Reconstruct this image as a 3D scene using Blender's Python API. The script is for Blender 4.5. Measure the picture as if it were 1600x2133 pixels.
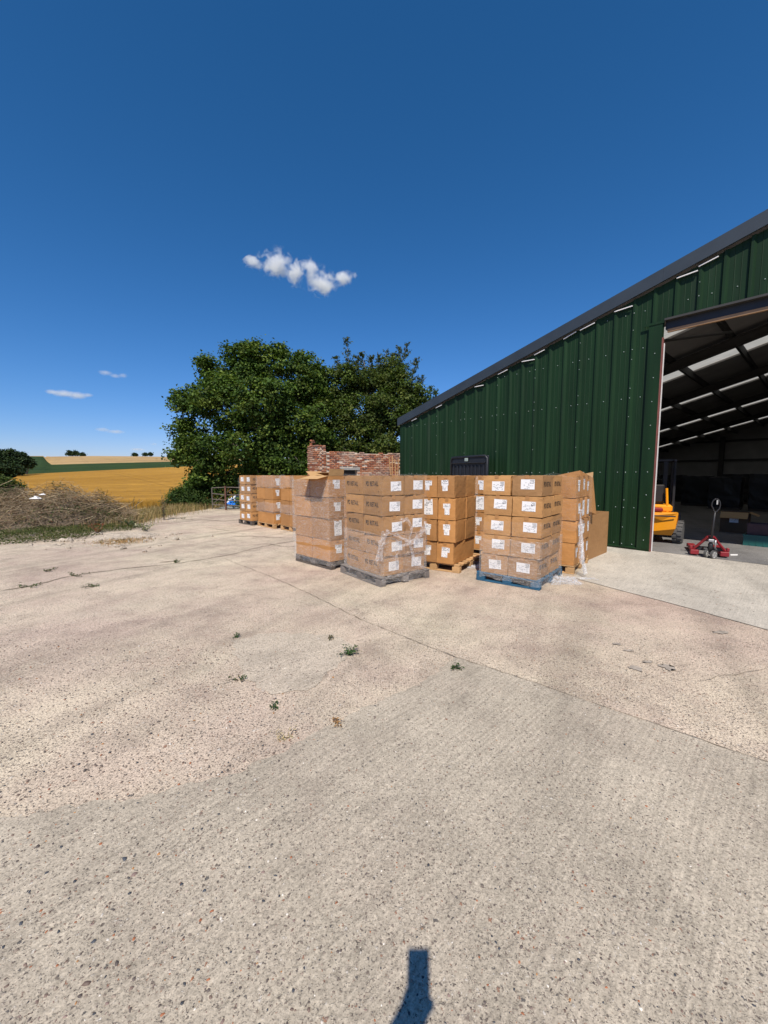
import bpy, bmesh, math, random
import numpy as np
from mathutils import Vector, Matrix, noise as mnoise
R = math.radians
for o in list(bpy.data.objects): bpy.data.objects.remove(o)
scene = bpy.context.scene
COL = scene.collection

# ------------------------------------------------------------------ camera
CH, PITCH, FPX = 1.68, R(5.27), 830.0          # eye height, downward tilt, focal length in photo pixels
cam = bpy.data.cameras.new('camera'); camo = bpy.data.objects.new('camera', cam); COL.objects.link(camo)
camo.location = (0, 0, CH); camo.rotation_euler = (R(90) - PITCH, 0, 0)
cam.sensor_fit = 'VERTICAL'; cam.sensor_height = 24.0; cam.lens = FPX / 2133 * 24.0
cam.clip_start = 0.05; cam.clip_end = 9000
scene.camera = camo
# ------------------------------------------------------------------ sky, sun, exposure
SUN_EL, SUN_TRAVEL = R(53), R(5.5)              # sun behind the camera, light travelling slightly to the right
w = bpy.data.worlds.new('World'); scene.world = w; w.use_nodes = True
nt = w.node_tree; nt.nodes.clear()
sky = nt.nodes.new('ShaderNodeTexSky'); sky.sky_type = 'NISHITA'; sky.sun_disc = False
sky.sun_elevation = SUN_EL; sky.sun_rotation = R(180) + SUN_TRAVEL
sky.altitude = 100; sky.air_density = 1.0; sky.dust_density = 0.1; sky.ozone_density = 3.0
hsv = nt.nodes.new('ShaderNodeHueSaturation'); hsv.inputs['Saturation'].default_value = 1.18
bg = nt.nodes.new('ShaderNodeBackground'); bg.inputs['Strength'].default_value = 0.077
wo = nt.nodes.new('ShaderNodeOutputWorld')
nt.links.new(sky.outputs[0], hsv.inputs['Color'])
sp0 = nt.nodes.new('ShaderNodeSeparateColor'); cb0 = nt.nodes.new('ShaderNodeCombineColor'); nt.links.new(hsv.outputs[0], sp0.inputs[0])
for ch, (gain, gam) in enumerate(((0.60, 1.2), (1.09, 0.93), (1.29, 1.04))):      # one grade for the whole sky: deeper, purer blue
    pw = nt.nodes.new('ShaderNodeMath'); pw.operation = 'POWER'; pw.inputs[1].default_value = gam; ml = nt.nodes.new('ShaderNodeMath'); ml.operation = 'MULTIPLY'; ml.inputs[1].default_value = gain
    nt.links.new(sp0.outputs[ch], pw.inputs[0]); nt.links.new(pw.outputs[0], ml.inputs[0]); nt.links.new(ml.outputs[0], cb0.inputs[ch])
nt.links.new(cb0.outputs[0], bg.inputs['Color']); nt.links.new(bg.outputs[0], wo.inputs['Surface'])
sun = bpy.data.lights.new('sun', 'SUN'); sun.energy = 5.0; sun.angle = R(0.53); sun.color = (1.0, 0.93, 0.83)
suno = bpy.data.objects.new('sun', sun); COL.objects.link(suno)
sdir = Vector((math.sin(SUN_TRAVEL) * math.cos(SUN_EL), math.cos(SUN_TRAVEL) * math.cos(SUN_EL), -math.sin(SUN_EL)))
suno.rotation_euler = sdir.to_track_quat('-Z', 'Y').to_euler(); suno.location = (0, -20, 30)
vs = scene.view_settings; vs.view_transform = 'Standard'; vs.look = 'None'; vs.gamma = 1; vs.exposure = 0.15; vs.use_curve_mapping = False
try:
    scene.cycles.volume_bounces = 6; scene.cycles.transparent_max_bounces = 24; scene.cycles.max_bounces = 10
except Exception: pass

# ------------------------------------------------------------------ measuring: photo pixel -> place
def ray(x, y):
    u = (x - 800) / FPX; v = (1066.5 - y) / FPX
    return Vector((u, math.cos(PITCH) + v * math.sin(PITCH), -math.sin(PITCH) + v * math.cos(PITCH)))
def gp(x, y, z=0.0):
    r = ray(x, y); t = (z - CH) / r.z; return Vector((r.x * t, r.y * t, z))
def at(x, y, Y):
    r = ray(x, y); t = Y / r.y; return Vector((r.x * t, Y, CH + r.z * t))

# ------------------------------------------------------------------ materials
class NT:
    def __init__(s, m): s.m = m; s.t = m.node_tree
    def __call__(s, typ, ins=None, **props):
        n = s.t.nodes.new('ShaderNode' + typ)
        for k, v in props.items(): setattr(n, k, v)
        for k, v in (ins or {}).items():
            i = n.inputs[k]
            if isinstance(v, bpy.types.NodeSocket): s.t.links.new(v, i)
            else: i.default_value = v
        return n
    def mix(s, f, a, b, blend='MIX'):
        return s('Mix', {0: f, 6: c4(a), 7: c4(b)}, data_type='RGBA', blend_type=blend).outputs[2]
    def mth(s, op, a, b=0.0, clamp=False):
        return s('Math', {0: a, 1: b}, operation=op, use_clamp=clamp).outputs[0]
    def ramp(s, f, stops, interp='LINEAR'):
        n = s('ValToRGB', {0: f}); cr = n.color_ramp; cr.interpolation = interp
        while len(cr.elements) < len(stops): cr.elements.new(0.5)
        for e, (p, c) in zip(cr.elements, stops):
            e.position = p; e.color = c4(c) if not isinstance(c, (int, float)) else (c, c, c, 1)
        return n.outputs[0]
    def noise(s, vec, scale, detail=3.0, rough=0.55, dist=0.0):
        d = {'Scale': scale, 'Detail': detail, 'Roughness': rough, 'Distortion': dist}
        if vec is not None: d['Vector'] = vec
        return s('TexNoise', d)
    def link(s, a, b): s.t.links.new(a, b)
def c4(c):
    if isinstance(c, bpy.types.NodeSocket): return c
    return (c[0], c[1], c[2], 1.0)
def newmat(name):
    m = bpy.data.materials.new(name); m.use_nodes = True; m.node_tree.nodes.clear()
    n = NT(m); out = n('OutputMaterial'); return m, n, out
def principled(n, out, col, rough=0.6, metal=0.0, spec=0.5, normal=None, alpha=None):
    d = {'Base Color': c4(col) if not isinstance(col, bpy.types.NodeSocket) else col, 'Roughness': rough, 'Metallic': metal, 'Specular IOR Level': spec}
    if normal is not None: d['Normal'] = normal
    if alpha is not None: d['Alpha'] = alpha
    p = n('BsdfPrincipled', d); n.link(p.outputs[0], out.inputs['Surface']); return p
def simple(name, col, rough=0.6, metal=0.0, spec=0.5, nz=(8, 0.25), bump=None, objvar=0.0, stretch=None, dirt=None):
    """Plain coloured surface with noise mottling, optional per-object variation, streak direction, dirt patches and fine bump."""
    m, n, out = newmat(name); tc = n('TexCoord').outputs['Object']
    if stretch: tc = n('Mapping', {'Vector': tc, 'Scale': stretch}).outputs[0]
    nn = n.noise(tc, nz[0], 4).outputs[0]
    f = n.ramp(nn, [(0.25, 1 - nz[1]), (0.75, 1 + nz[1] * 0.6)])
    c = n.mix(1.0, col, f, 'MULTIPLY')
    if objvar:
        rnd = n('ObjectInfo').outputs['Random']
        c = n.mix(1.0, c, n.ramp(rnd, [(0, 1 - objvar), (1, 1 + objvar)]), 'MULTIPLY')
    if dirt:
        dn = n.noise(tc, dirt[1], 6, 0.65).outputs[0]
        c = n.mix(n.ramp(dn, [(dirt[2], 0), (dirt[2] + 0.18, 1)]), c, dirt[0])
    nrm = None
    if bump:
        bn = n.noise(tc, bump[0], 3).outputs[0]
        nrm = n('Bump', {'Strength': bump[1], 'Distance': bump[2], 'Height': bn}).outputs[0]
    principled(n, out, c, rough, metal, spec, nrm); return m
def leafmat(name, rough=0.5, trans=0.3, spec=0.35):
    m, n, out = newmat(name); a = n('Attribute', attribute_name='Col').outputs['Color']
    p = n('BsdfPrincipled', {'Base Color': a, 'Roughness': rough, 'Specular IOR Level': spec})
    t = n('BsdfTranslucent', {'Color': n.mix(1.0, a, (1.25, 1.35, 0.6), 'MULTIPLY')})
    mx = n('MixShader', {0: trans, 1: p.outputs[0], 2: t.outputs[0]}); n.link(mx.outputs[0], out.inputs['Surface']); return m

def cardboard(name, c1, c2):
    m, n, out = newmat(name); tc = n('TexCoord').outputs['Object']; rnd = n('ObjectInfo').outputs['Random']
    off = n('VectorMath', {0: tc, 1: n('CombineXYZ', {0: n.mth('MULTIPLY', rnd, 37.0), 1: rnd, 2: n.mth('MULTIPLY', rnd, 11.0)}).outputs[0]}, operation='ADD').outputs[0]
    nn = n.noise(off, 2.2, 5).outputs[0]
    c = n.mix(n.ramp(nn, [(0.3, 0), (0.7, 1)]), c1, c2)
    c = n.mix(1.0, c, n.ramp(rnd, [(0, (0.76, 0.76, 0.78)), (1, (1.14, 1.10, 1.0))]), 'MULTIPLY')
    st = n('Mapping', {'Vector': off, 'Scale': (2.0, 2.0, 60.0)}).outputs[0]
    lines = n.noise(st, 3.0, 2).outputs[0]
    c = n.mix(1.0, c, n.ramp(lines, [(0.3, 0.93), (0.7, 1.05)]), 'MULTIPLY')
    dn = n.noise(off, 7.0, 6, 0.7).outputs[0]
    c = n.mix(n.ramp(dn, [(0.62, 0), (0.8, 0.45)]), c, (0.16, 0.09, 0.045))
    b = n.noise(off, 9.0, 4).outputs[0]
    nrm = n('Bump', {'Strength': 0.5, 'Distance': 0.02, 'Height': n.mth('ADD', b, n.mth('MULTIPLY', lines, 0.06))}).outputs[0]
    principled(n, out, c, 0.72, 0, 0.25, nrm); return m
def film(name, lo, hi, tint=(0.86, 0.81, 0.76)):
    """Thin clear stretch film: mostly see-through, milky and shiny where it is creased and doubled, with glints painted as white streaks."""
    m, n, out = newmat(name); tc = n('TexCoord').outputs['Object']
    st = n('Mapping', {'Vector': tc, 'Scale': (3.0, 3.0, 14.0), 'Rotation': (0.25, 0.2, 0)}).outputs[0]
    a = n.noise(st, 3.0, 6, 0.65, 1.2).outputs[0]
    al = n.ramp(a, [(0.35, lo), (0.7, hi)])
    st2 = n('Mapping', {'Vector': tc, 'Scale': (2.0, 2.0, 9.0), 'Rotation': (-0.35, 0.3, 0.4)}).outputs[0]
    cr_ = n.ramp(n.noise(st2, 2.6, 5, 0.6, 1.6).outputs[0], [(0.485, 0), (0.5, min(0.8, hi * 3.2)), (0.515, 0)])     # creases of doubled film, painted as white streaks in place of glints
    al = n.mth('MAXIMUM', al, cr_)
    nrm = n('Bump', {'Strength': 1.0, 'Distance': 0.05, 'Height': a}).outputs[0]
    p = n('BsdfPrincipled', {'Base Color': c4(tint), 'Roughness': 0.16, 'Specular IOR Level': 0.9, 'Normal': nrm})
    t = n('BsdfTransparent')
    mx = n('MixShader', {0: al, 1: t.outputs[0], 2: p.outputs[0]}); n.link(mx.outputs[0], out.inputs['Surface']); return m

def concrete(name, base1, base2, dens, pscale, brush=0.0, stones=None, pit=0.35, contrast=1.0, mott=0.0):
    """Concrete with pebbles of its own colours showing at the surface, pits, broad mottling and optional brushed lines."""
    m, n, out = newmat(name); P = n('NewGeometry').outputs['Position']
    n1 = n.noise(P, 0.33, 5, 0.6).outputs[0]; n2 = n.noise(P, 2.3, 6, 0.65).outputs[0]; n3 = n.noise(P, 70, 3).outputs[0]
    c = n.mix(n.ramp(n1, [(0.36, 0), (0.64, 1)]), base1, base2)
    c = n.mix(1.0, c, n.ramp(n2, [(0.25, 1 - 0.24 * contrast), (0.5, 1.0), (0.8, 1 + 0.13 * contrast)]), 'MULTIPLY')
    c = n.mix(1.0, c, n.ramp(n3, [(0.25, 1 - 0.22 * contrast), (0.75, 1 + 0.12 * contrast)]), 'MULTIPLY')
    if mott:
        n4 = n.noise(P, 0.9, 7, 0.7, 0.5).outputs[0]
        c = n.mix(n.ramp(n4, [(0.48, 0), (0.72, mott)]), c, (0.30, 0.20, 0.17))
        n5 = n.noise(P, 0.6, 6, 0.7, 0.3).outputs['Color']
        c = n.mix(n.ramp(n('SeparateColor', {0: n5}).outputs[1], [(0.55, 0), (0.72, mott)]), c, (0.60, 0.53, 0.39))
    if brush:
        rot = n('Mapping', {'Vector': P, 'Rotation': (0, 0, R(-44))}).outputs[0]
        rot = n('Mapping', {'Vector': rot, 'Scale': (1.2, 34.0, 1.0)}).outputs[0]
        bl = n.noise(rot, 1.6, 4, 0.6).outputs[0]
        c = n.mix(brush, c, n.mix(1.0, c, n.ramp(bl, [(0.35, 0.72), (0.65, 1.14)]), 'MULTIPLY'))
    g1 = n.noise(P, 170, 4, 0.7).outputs[0]; g2 = n.noise(P, 38, 5, 0.7).outputs[0]
    c = n.mix(1.0, c, n.ramp(g1, [(0.3, 1 - 0.34 * contrast), (0.5, 1.0), (0.72, 1 + 0.2 * contrast)]), 'MULTIPLY')
    c = n.mix(1.0, c, n.ramp(g2, [(0.32, 1 - 0.13 * contrast), (0.68, 1 + 0.08 * contrast)]), 'MULTIPLY')
    stones = stones or [(0.0, (0.10, 0.078, 0.066)), (0.24, (0.17, 0.13, 0.105)), (0.46, (0.24, 0.19, 0.155)), (0.60, (0.36, 0.30, 0.245)), (0.68, (0.055, 0.055, 0.06)), (0.79, (0.27, 0.12, 0.07)), (0.87, (0.62, 0.56, 0.48))]
    dv = n.ramp(n.noise(P, 0.75, 4, 0.65).outputs[0], [(0.32, 0.3), (0.5, 0.9), (0.7, 1.6)])       # stones show more where the surface has worn
    tr = n('Mapping', {'Vector': n('Mapping', {'Vector': P, 'Rotation': (0, 0, R(-62))}).outputs[0], 'Scale': (0.10, 1.3, 1.0)}).outputs[0]
    c = n.mix(1.0, c, n.ramp(n.noise(tr, 1.0, 5, 0.6, 0.4).outputs[0], [(0.32, 1 - 0.2 * contrast), (0.5, 1.0), (0.7, 1 + 0.06 * contrast)]), 'MULTIPLY')     # dirt dragged along by wheels
    w1 = n('VectorMath', {0: n.noise(P, 75, 3, 0.7).outputs['Color'], 'Scale': 0.026}, operation='SCALE').outputs[0]
    wob = n('VectorMath', {0: P, 1: w1}, operation='ADD').outputs[0]
    h = None
    for sc, de in ((pscale, dens), (pscale * 1.9, dens * 1.1), (pscale * 0.55, dens * 0.07)):
        v = n('TexVoronoi', {'Vector': wob, 'Scale': sc, 'Randomness': 1.0}, voronoi_dimensions='2D', feature='F1')
        sp = n('SeparateColor', {0: v.outputs['Color']})
        pres = n.mth('LESS_THAN', sp.outputs[0], n.mth('MULTIPLY', dv, de))
        thr = n.mth('MULTIPLY_ADD', sp.outputs[1], 0.24); thr.node.inputs[2].default_value = 0.16
        ins = n('MapRange', {0: n.mth('SUBTRACT', thr, v.outputs['Distance']), 1: 0.0, 2: 0.1}, clamp=True).outputs[0]
        mk = n.mth('MULTIPLY', pres, ins)
        c = n.mix(n.mth('MULTIPLY', mk, 0.8), c, n.ramp(sp.outputs[2], stones, 'CONSTANT'))
        hh = n.mth('MULTIPLY', mk, n.mth('DIVIDE', 4.0, sc))
        h = hh if h is None else n.mth('ADD', h, hh)
    pm = n.ramp(n.noise(P, pscale * 1.5, 3, 0.6).outputs[0], [(0.56, 0), (0.66, pit)])
    c = n.mix(n.mth('MULTIPLY', pm, 0.55), c, n.mix(1.0, c, (0.50, 0.45, 0.40), 'MULTIPLY'))
    h = n.mth('SUBTRACT', h, n.mth('MULTIPLY', pm, 0.16))
    h = n.mth('ADD', h, n.mth('ADD', n.mth('MULTIPLY', g1, 0.06), n.mth('MULTIPLY', g2, 0.05)))
    nrm = n('Bump', {'Strength': 0.9, 'Distance': 0.03, 'Height': h}).outputs[0]
    principled(n, out, c, 0.85, 0, 0.25, nrm); return m

def fieldmat(name, c1, c2, rowdir, rowscale, rowamt, fine=1.5, bumpd=0.3):
    m, n, out = newmat(name); P = n('NewGeometry').outputs['Position']
    a = n.noise(P, 0.02, 5).outputs[0]; b = n.noise(P, fine, 5, 0.7).outputs[0]
    c = n.mix(n.ramp(a, [(0.35, 0), (0.65, 1)]), c1, c2)
    c = n.mix(1.0, c, n.ramp(b, [(0.25, 0.7), (0.75, 1.2)]), 'MULTIPLY')
    mp = n('Mapping', {'Vector': P, 'Rotation': (0, 0, rowdir)}).outputs[0]
    mp = n('Mapping', {'Vector': mp, 'Scale': (rowscale, rowscale * 0.02, 0)}).outputs[0]
    rr = n.noise(mp, 1.0, 3, 0.5).outputs[0]
    c = n.mix(rowamt, c, n.mix(1.0, c, n.ramp(rr, [(0.38, 0.55), (0.62, 1.2)]), 'MULTIPLY'))
    tl = n('SeparateXYZ', {0: n('Mapping', {'Vector': P, 'Rotation': (0, 0, R(-38))}).outputs[0]}).outputs[0]
    fr = n.mth('FRACT', n.mth('DIVIDE', tl, 21.0))
    lines = n.mth('ADD', n.mth('LESS_THAN', n.mth('ABSOLUTE', n.mth('SUBTRACT', fr, 0.45)), 0.012), n.mth('LESS_THAN', n.mth('ABSOLUTE', n.mth('SUBTRACT', fr, 0.55)), 0.012))      # tramlines
    c = n.mix(n.mth('MULTIPLY', lines, 0.35), c, n.mix(1.0, c, (0.6, 0.6, 0.6), 'MULTIPLY'))
    pt_ = n.noise(P, 0.12, 6, 0.7).outputs[0]
    c = n.mix(1.0, c, n.ramp(pt_, [(0.3, 0.82), (0.7, 1.12)]), 'MULTIPLY')
    nrm = n('Bump', {'Strength': 0.8, 'Distance': bumpd, 'Height': b}).outputs[0]
    principled(n, out, c, 0.9, 0, 0.1, nrm); return m
def attrmat(name, rough=0.8, spec=0.3):
    m, n, out = newmat(name); a = n('Attribute', attribute_name='Col').outputs['Color']
    principled(n, out, a, rough, 0, spec); return m

M = {}
M['yard'] = concrete('weathered_concrete', (0.585, 0.455, 0.36), (0.69, 0.59, 0.43), 0.44, 58, stones=None, pit=0.75, contrast=1.35, mott=0.5)
M['slab'] = concrete('brushed_concrete', (0.46, 0.395, 0.305), (0.54, 0.465, 0.36), 0.20, 70, brush=0.6, pit=0.4, contrast=1.1, mott=0.2)
M['patch'] = concrete('worn_patch_concrete', (0.54, 0.455, 0.355), (0.61, 0.52, 0.40), 0.30, 58, brush=0.5, pit=0.35, contrast=1.1)
M['apron'] = concrete('new_concrete', (0.49, 0.445, 0.375), (0.56, 0.51, 0.43), 0.06, 30, brush=0.4, pit=0.08, contrast=0.9)
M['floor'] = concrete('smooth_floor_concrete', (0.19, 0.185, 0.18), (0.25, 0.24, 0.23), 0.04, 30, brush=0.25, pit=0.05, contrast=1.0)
M['earth'] = concrete('dry_earth', (0.30, 0.24, 0.17), (0.22, 0.20, 0.11), 0.15, 20, pit=0.3, contrast=1.4, mott=0.4)
M['chalk'] = concrete('chalky_rubble', (0.42, 0.35, 0.27), (0.52, 0.45, 0.36), 0.3, 24, pit=0.5, contrast=1.4)
M['soil'] = simple('dark_joint_soil', (0.27, 0.215, 0.155), 0.95, nz=(30, 0.5))
M['stain'] = simple('oily_stain', (0.35, 0.30, 0.245), 0.85, nz=(25, 0.45))
M['wheat'] = fieldmat('ripe_wheat', (0.37, 0.19, 0.028), (0.45, 0.24, 0.04), R(62), 0.35, 0.35, 1.2)
M['crop'] = fieldmat('green_crop', (0.030, 0.055, 0.013), (0.040, 0.068, 0.016), R(20), 0.3, 0.5, 0.8)
M['stubble'] = fieldmat('pale_stubble', (0.40, 0.26, 0.11), (0.50, 0.34, 0.16), R(80), 0.15, 0.5, 0.4)
M['grassland'] = fieldmat('far_grass', (0.10, 0.11, 0.04), (0.16, 0.14, 0.06), R(10), 0.3, 0.2, 0.8)
M['card'] = cardboard('orange_brown_cardboard', (0.42, 0.205, 0.072), (0.49, 0.25, 0.095))
M['card_pd'] = cardboard('dull_brown_cardboard', (0.40, 0.215, 0.088), (0.46, 0.255, 0.108))
M['card_in'] = cardboard('cardboard_inside', (0.50, 0.30, 0.13), (0.58, 0.36, 0.17))
M['paper'] = simple('white_label_paper', (0.80, 0.79, 0.78), 0.6, nz=(5, 0.06))
M['ink'] = simple('dark_print', (0.025, 0.02, 0.018), 0.8, nz=(40, 0.4))
M['grey_ink'] = simple('grey_print', (0.33, 0.33, 0.34), 0.8, nz=(40, 0.3))
M['tape'] = simple('brown_tape', (0.40, 0.20, 0.075), 0.3, nz=(6, 0.15))
M['film'] = film('stretch_film', 0.06, 0.24)
M['film_light'] = film('thin_stretch_film', 0.01, 0.07)
M['film_white'] = film('bunched_film', 0.06, 0.55, (0.86, 0.86, 0.88))
M['wood_grey'] = simple('weathered_grey_wood', (0.20, 0.175, 0.155), 0.85, nz=(5, 0.4), stretch=(14, 1.5, 14), objvar=0.2, bump=(30, 0.4, 0.01))
M['wood_dark'] = simple('dark_stained_wood', (0.105, 0.085, 0.07), 0.85, nz=(5, 0.4), stretch=(14, 1.5, 14), objvar=0.2)
M['wood'] = simple('new_pallet_wood', (0.50, 0.30, 0.135), 0.8, nz=(5, 0.3), stretch=(14, 1.5, 14), objvar=0.18, bump=(30, 0.3, 0.01))
M['wood_blue'] = simple('blue_painted_wood', (0.02, 0.105, 0.19), 0.7, nz=(6, 0.35), objvar=0.15, dirt=((0.12, 0.13, 0.14), 9, 0.58))

# ------------------------------------------------------------------ mesh helpers
class MB:
    """Collects boxes, prisms, tubes and sheets; build() links them as ONE mesh object."""
    def __init__(s): s.v = []; s.f = []
    def hexa(s, p):
        b = len(s.v); s.v += [tuple(q) for q in p]
        s.f += [tuple(b + i for i in q) for q in ((0,3,2,1),(4,5,6,7),(0,1,5,4),(1,2,6,5),(2,3,7,6),(3,0,4,7))]; return s
    def box(s, c, d, m=None):
        x, y, z = d[0]/2, d[1]/2, d[2]/2
        p = [Vector(q) for q in ((-x,-y,-z),(x,-y,-z),(x,y,-z),(-x,y,-z),(-x,-y,z),(x,-y,z),(x,y,z),(-x,y,z))]
        if m is not None: p = [m @ q for q in p]
        return s.hexa([q + Vector(c) for q in p])
    def cbox(s, c, d, ch, m=None):
        """box with chamfered edges"""
        bm = bmesh.new(); bmesh.ops.create_cube(bm, size=1.0)
        for v in bm.verts: v.co = Vector((v.co.x*d[0], v.co.y*d[1], v.co.z*d[2]))
        bmesh.ops.bevel(bm, geom=bm.edges[:], offset=ch, segments=1, affect='EDGES')
        return s.addbm(bm, c, m)
    def addbm(s, bm, c=(0,0,0), m=None):
        b = len(s.v); bm.verts.index_update()
        for v in bm.verts:
            q = m @ v.co if m is not None else v.co
            s.v.append(tuple(q + Vector(c)))
        for f in bm.faces: s.f.append(tuple(b + v.index for v in f.verts))
        bm.free(); return s
    def quad(s, a, b, c, d):
        k = len(s.v); s.v += [tuple(a), tuple(b), tuple(c), tuple(d)]; s.f.append((k, k+1, k+2, k+3)); return s
    def poly(s, pts):
        k = len(s.v); s.v += [tuple(p) for p in pts]; s.f.append(tuple(range(k, k+len(pts)))); return s
    def prism(s, pts, ext):
        """closed polygon extruded by vector ext"""
        k = len(s.v); n = len(pts); e = Vector(ext)
        s.v += [tuple(Vector(p)) for p in pts] + [tuple(Vector(p) + e) for p in pts]
        s.f.append(tuple(range(k+n-1, k-1, -1))); s.f.append(tuple(range(k+n, k+2*n)))
        for i in range(n): s.f.append((k+i, k+(i+1)%n, k+n+(i+1)%n, k+n+i))
        return s
    def tube(s, path, rad, n=8, cap=True):
        path = [Vector(p) for p in path]
        if isinstance(rad, (int, float)): rad = [rad]*len(path)
        k = len(s.v); up = Vector((0,0,1)); u = None
        for i, p in enumerate(path):
            t = (path[min(i+1, len(path)-1)] - path[max(i-1, 0)]).normalized()
            if u is None: u = t.orthogonal().normalized()
            else: u = (u - t*u.dot(t)); u = u.normalized() if u.length > 1e-6 else t.orthogonal().normalized()
            w_ = t.cross(u)
            for j in range(n):
                a = 2*math.pi*j/n; s.v.append(tuple(p + (u*math.cos(a) + w_*math.sin(a))*rad[i]))
        for i in range(len(path)-1):
            for j in range(n):
                s.f.append((k+i*n+j, k+i*n+(j+1)%n, k+(i+1)*n+(j+1)%n, k+(i+1)*n+j))
        if cap:
            s.f.append(tuple(k+j for j in range(n-1, -1, -1))); s.f.append(tuple(k+(len(path)-1)*n+j for j in range(n)))
        return s
    def lathe(s, prof, c, axis, n=20):
        """profile [(along axis, radius)] turned about axis at c"""
        ax = Vector(axis).normalized(); u = ax.orthogonal().normalized(); w_ = ax.cross(u); k = len(s.v); c = Vector(c)
        for (h, r) in prof:
            for j in range(n):
                a = 2*math.pi*j/n; s.v.append(tuple(c + ax*h + (u*math.cos(a) + w_*math.sin(a))*r))
        for i in range(len(prof)-1):
            for j in range(n): s.f.append((k+i*n+j, k+i*n+(j+1)%n, k+(i+1)*n+(j+1)%n, k+(i+1)*n+j))
        s.f.append(tuple(k+j for j in range(n-1, -1, -1))); s.f.append(tuple(k+(len(prof)-1)*n+j for j in range(n)))
        return s
    def mesh(s, name, m):
        me = bpy.data.meshes.new(name); me.from_pydata(s.v, [], s.f); me.materials.append(m); me.update(); return me
    def build(s, name, m, parent=None, smooth=False, kind=None):
        return link(name, s.mesh(name, m), parent, smooth, kind)
def link(name, me, parent=None, smooth=False, kind=None):
    if smooth: me.polygons.foreach_set('use_smooth', [True]*len(me.polygons))
    o = bpy.data.objects.new(name, me); COL.objects.link(o)
    if parent is not None: o.parent = parent
    if kind: o['kind'] = kind
    return o
def tag(o, label, cat, group=None, kind=None):
    o['label'] = label; o['category'] = cat
    if group: o['group'] = group
    if kind: o['kind'] = kind
    return o
def thing(name, label, cat, loc=(0,0,0), rz=0.0, group=None):
    o = bpy.data.objects.new(name, None); COL.objects.link(o); o.empty_display_size = 0.2
    o.location = loc; o.rotation_euler = (0, 0, rz); return tag(o, label, cat, group)
def struct(o): o['kind'] = 'structure'; return o
def mesh_np(name, V, F, mat, col=None):
    me = bpy.data.meshes.new(name); V = np.asarray(V, dtype=np.float32); F = np.asarray(F, dtype=np.int32); k = F.shape[1]
    me.vertices.add(len(V)); me.vertices.foreach_set('co', V.ravel())
    me.loops.add(F.size); me.loops.foreach_set('vertex_index', F.ravel())
    me.polygons.add(len(F)); me.polygons.foreach_set('loop_start', np.arange(0, F.size, k, dtype=np.int32))
    me.update(calc_edges=True)
    if col is not None:
        a = me.color_attributes.new('Col', 'FLOAT_COLOR', 'POINT'); c = np.ones((len(V), 4), dtype=np.float32); c[:, :3] = col; a.data.foreach_set('color', c.ravel())
    me.materials.append(mat); return me
def unit(a): return a / np.maximum(np.linalg.norm(a, axis=1, keepdims=True), 1e-9)
def leaves(name, C, N, size, col, mat, rng, aspect=0.62, fold=0.18):
    """N leaf-shaped quads (rhombus, folded along the midrib) at C facing N"""
    n = len(C); N = unit(N); r = rng.normal(size=(n, 3)); U = unit(r - N*np.sum(r*N, axis=1, keepdims=True)); W = np.cross(N, U)
    s = size[:, None]
    V = np.stack([C - U*s*0.5, C + W*s*0.5*aspect + N*s*fold, C + U*s*0.55, C - W*s*0.5*aspect + N*s*fold], axis=1).reshape(-1, 3)
    F = np.arange(4*n).reshape(n, 4)
    F = np.concatenate([F[:, [0, 1, 2]], F[:, [0, 2, 3]]])
    return mesh_np(name, V, F, mat, np.repeat(col, 4, axis=0))
def sheet(name, pts, z, mat, parent=None):
    """flat polygon on the ground"""
    bm = bmesh.new(); bm.faces.new([bm.verts.new((p[0], p[1], z)) for p in pts]); bmesh.ops.triangulate(bm, faces=bm.faces[:])
    for f in bm.faces:
        if f.normal.z < 0: f.normal_flip()
    me = bpy.data.meshes.new(name); bm.to_mesh(me); bm.free(); me.materials.append(mat); return link(name, me, parent)
def jag(pts, step, amp, seed):
    """subdivide a polyline and roughen it"""
    out = []; rnd = random.Random(seed)
    for a, b in zip(pts[:-1], pts[1:]):
        a, b = Vector(a[:2]), Vector(b[:2]); k = max(1, int((b-a).length/step)); t = (b-a).normalized(); nrm = Vector((-t.y, t.x))
        for i in range(k): out.append(a.lerp(b, i/k) + nrm*rnd.uniform(-amp, amp))
    out.append(Vector(pts[-1][:2])); return out
def strip(name, pts, width, z, mat, parent, seed, step=0.08, amp=0.02):
    rnd = random.Random(seed); p = jag(pts, step, amp, seed); V = []; F = []
    for i, q in enumerate(p):
        t = (p[min(i+1, len(p)-1)] - p[max(i-1, 0)]).normalized(); nrm = Vector((-t.y, t.x)); w_ = width*rnd.uniform(0.25, 1.0) if 0 < i < len(p)-1 else 0.001
        V += [(q.x+nrm.x*w_/2, q.y+nrm.y*w_/2, z), (q.x-nrm.x*w_/2, q.y-nrm.y*w_/2, z)]
    for i in range(len(p)-1): F.append((2*i, 2*i+1, 2*i+3, 2*i+2))
    me = bpy.data.meshes.new(name); me.from_pydata(V, [], F); me.materials.append(mat); return link(name, me, parent)

# ------------------------------------------------------------------ the ground
def ring(r): return [(r*math.cos(2*math.pi*i/48), r*math.sin(2*math.pi*i/48)) for i in range(48)]
struct(sheet('ground', ring(5000), -0.75, M['grassland']))
struct(sheet('rough_ground', [(-60,-40),(60,-40),(60,60),(-2,60),(-2,24),(-60,24)], -0.012, M['earth']))
edge = jag([(-8.5,21.5),(-8.75,19.9),(-9.2,16.4),(-8.4,13.2),(-8.6,11.9),(-9.6,9.9),(-12.5,8.9),(-17,8.2),(-30,6)], 0.25, 0.13, 3)
yard = struct(sheet('yard', [(-30,-25),(40,-25),(40,12),(26,30),(6,34),(-4,22)] + [tuple(p) for p in edge], 0.0, M['yard']))
G = lambda *pp: [gp(x, y) for x, y in pp]
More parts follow.
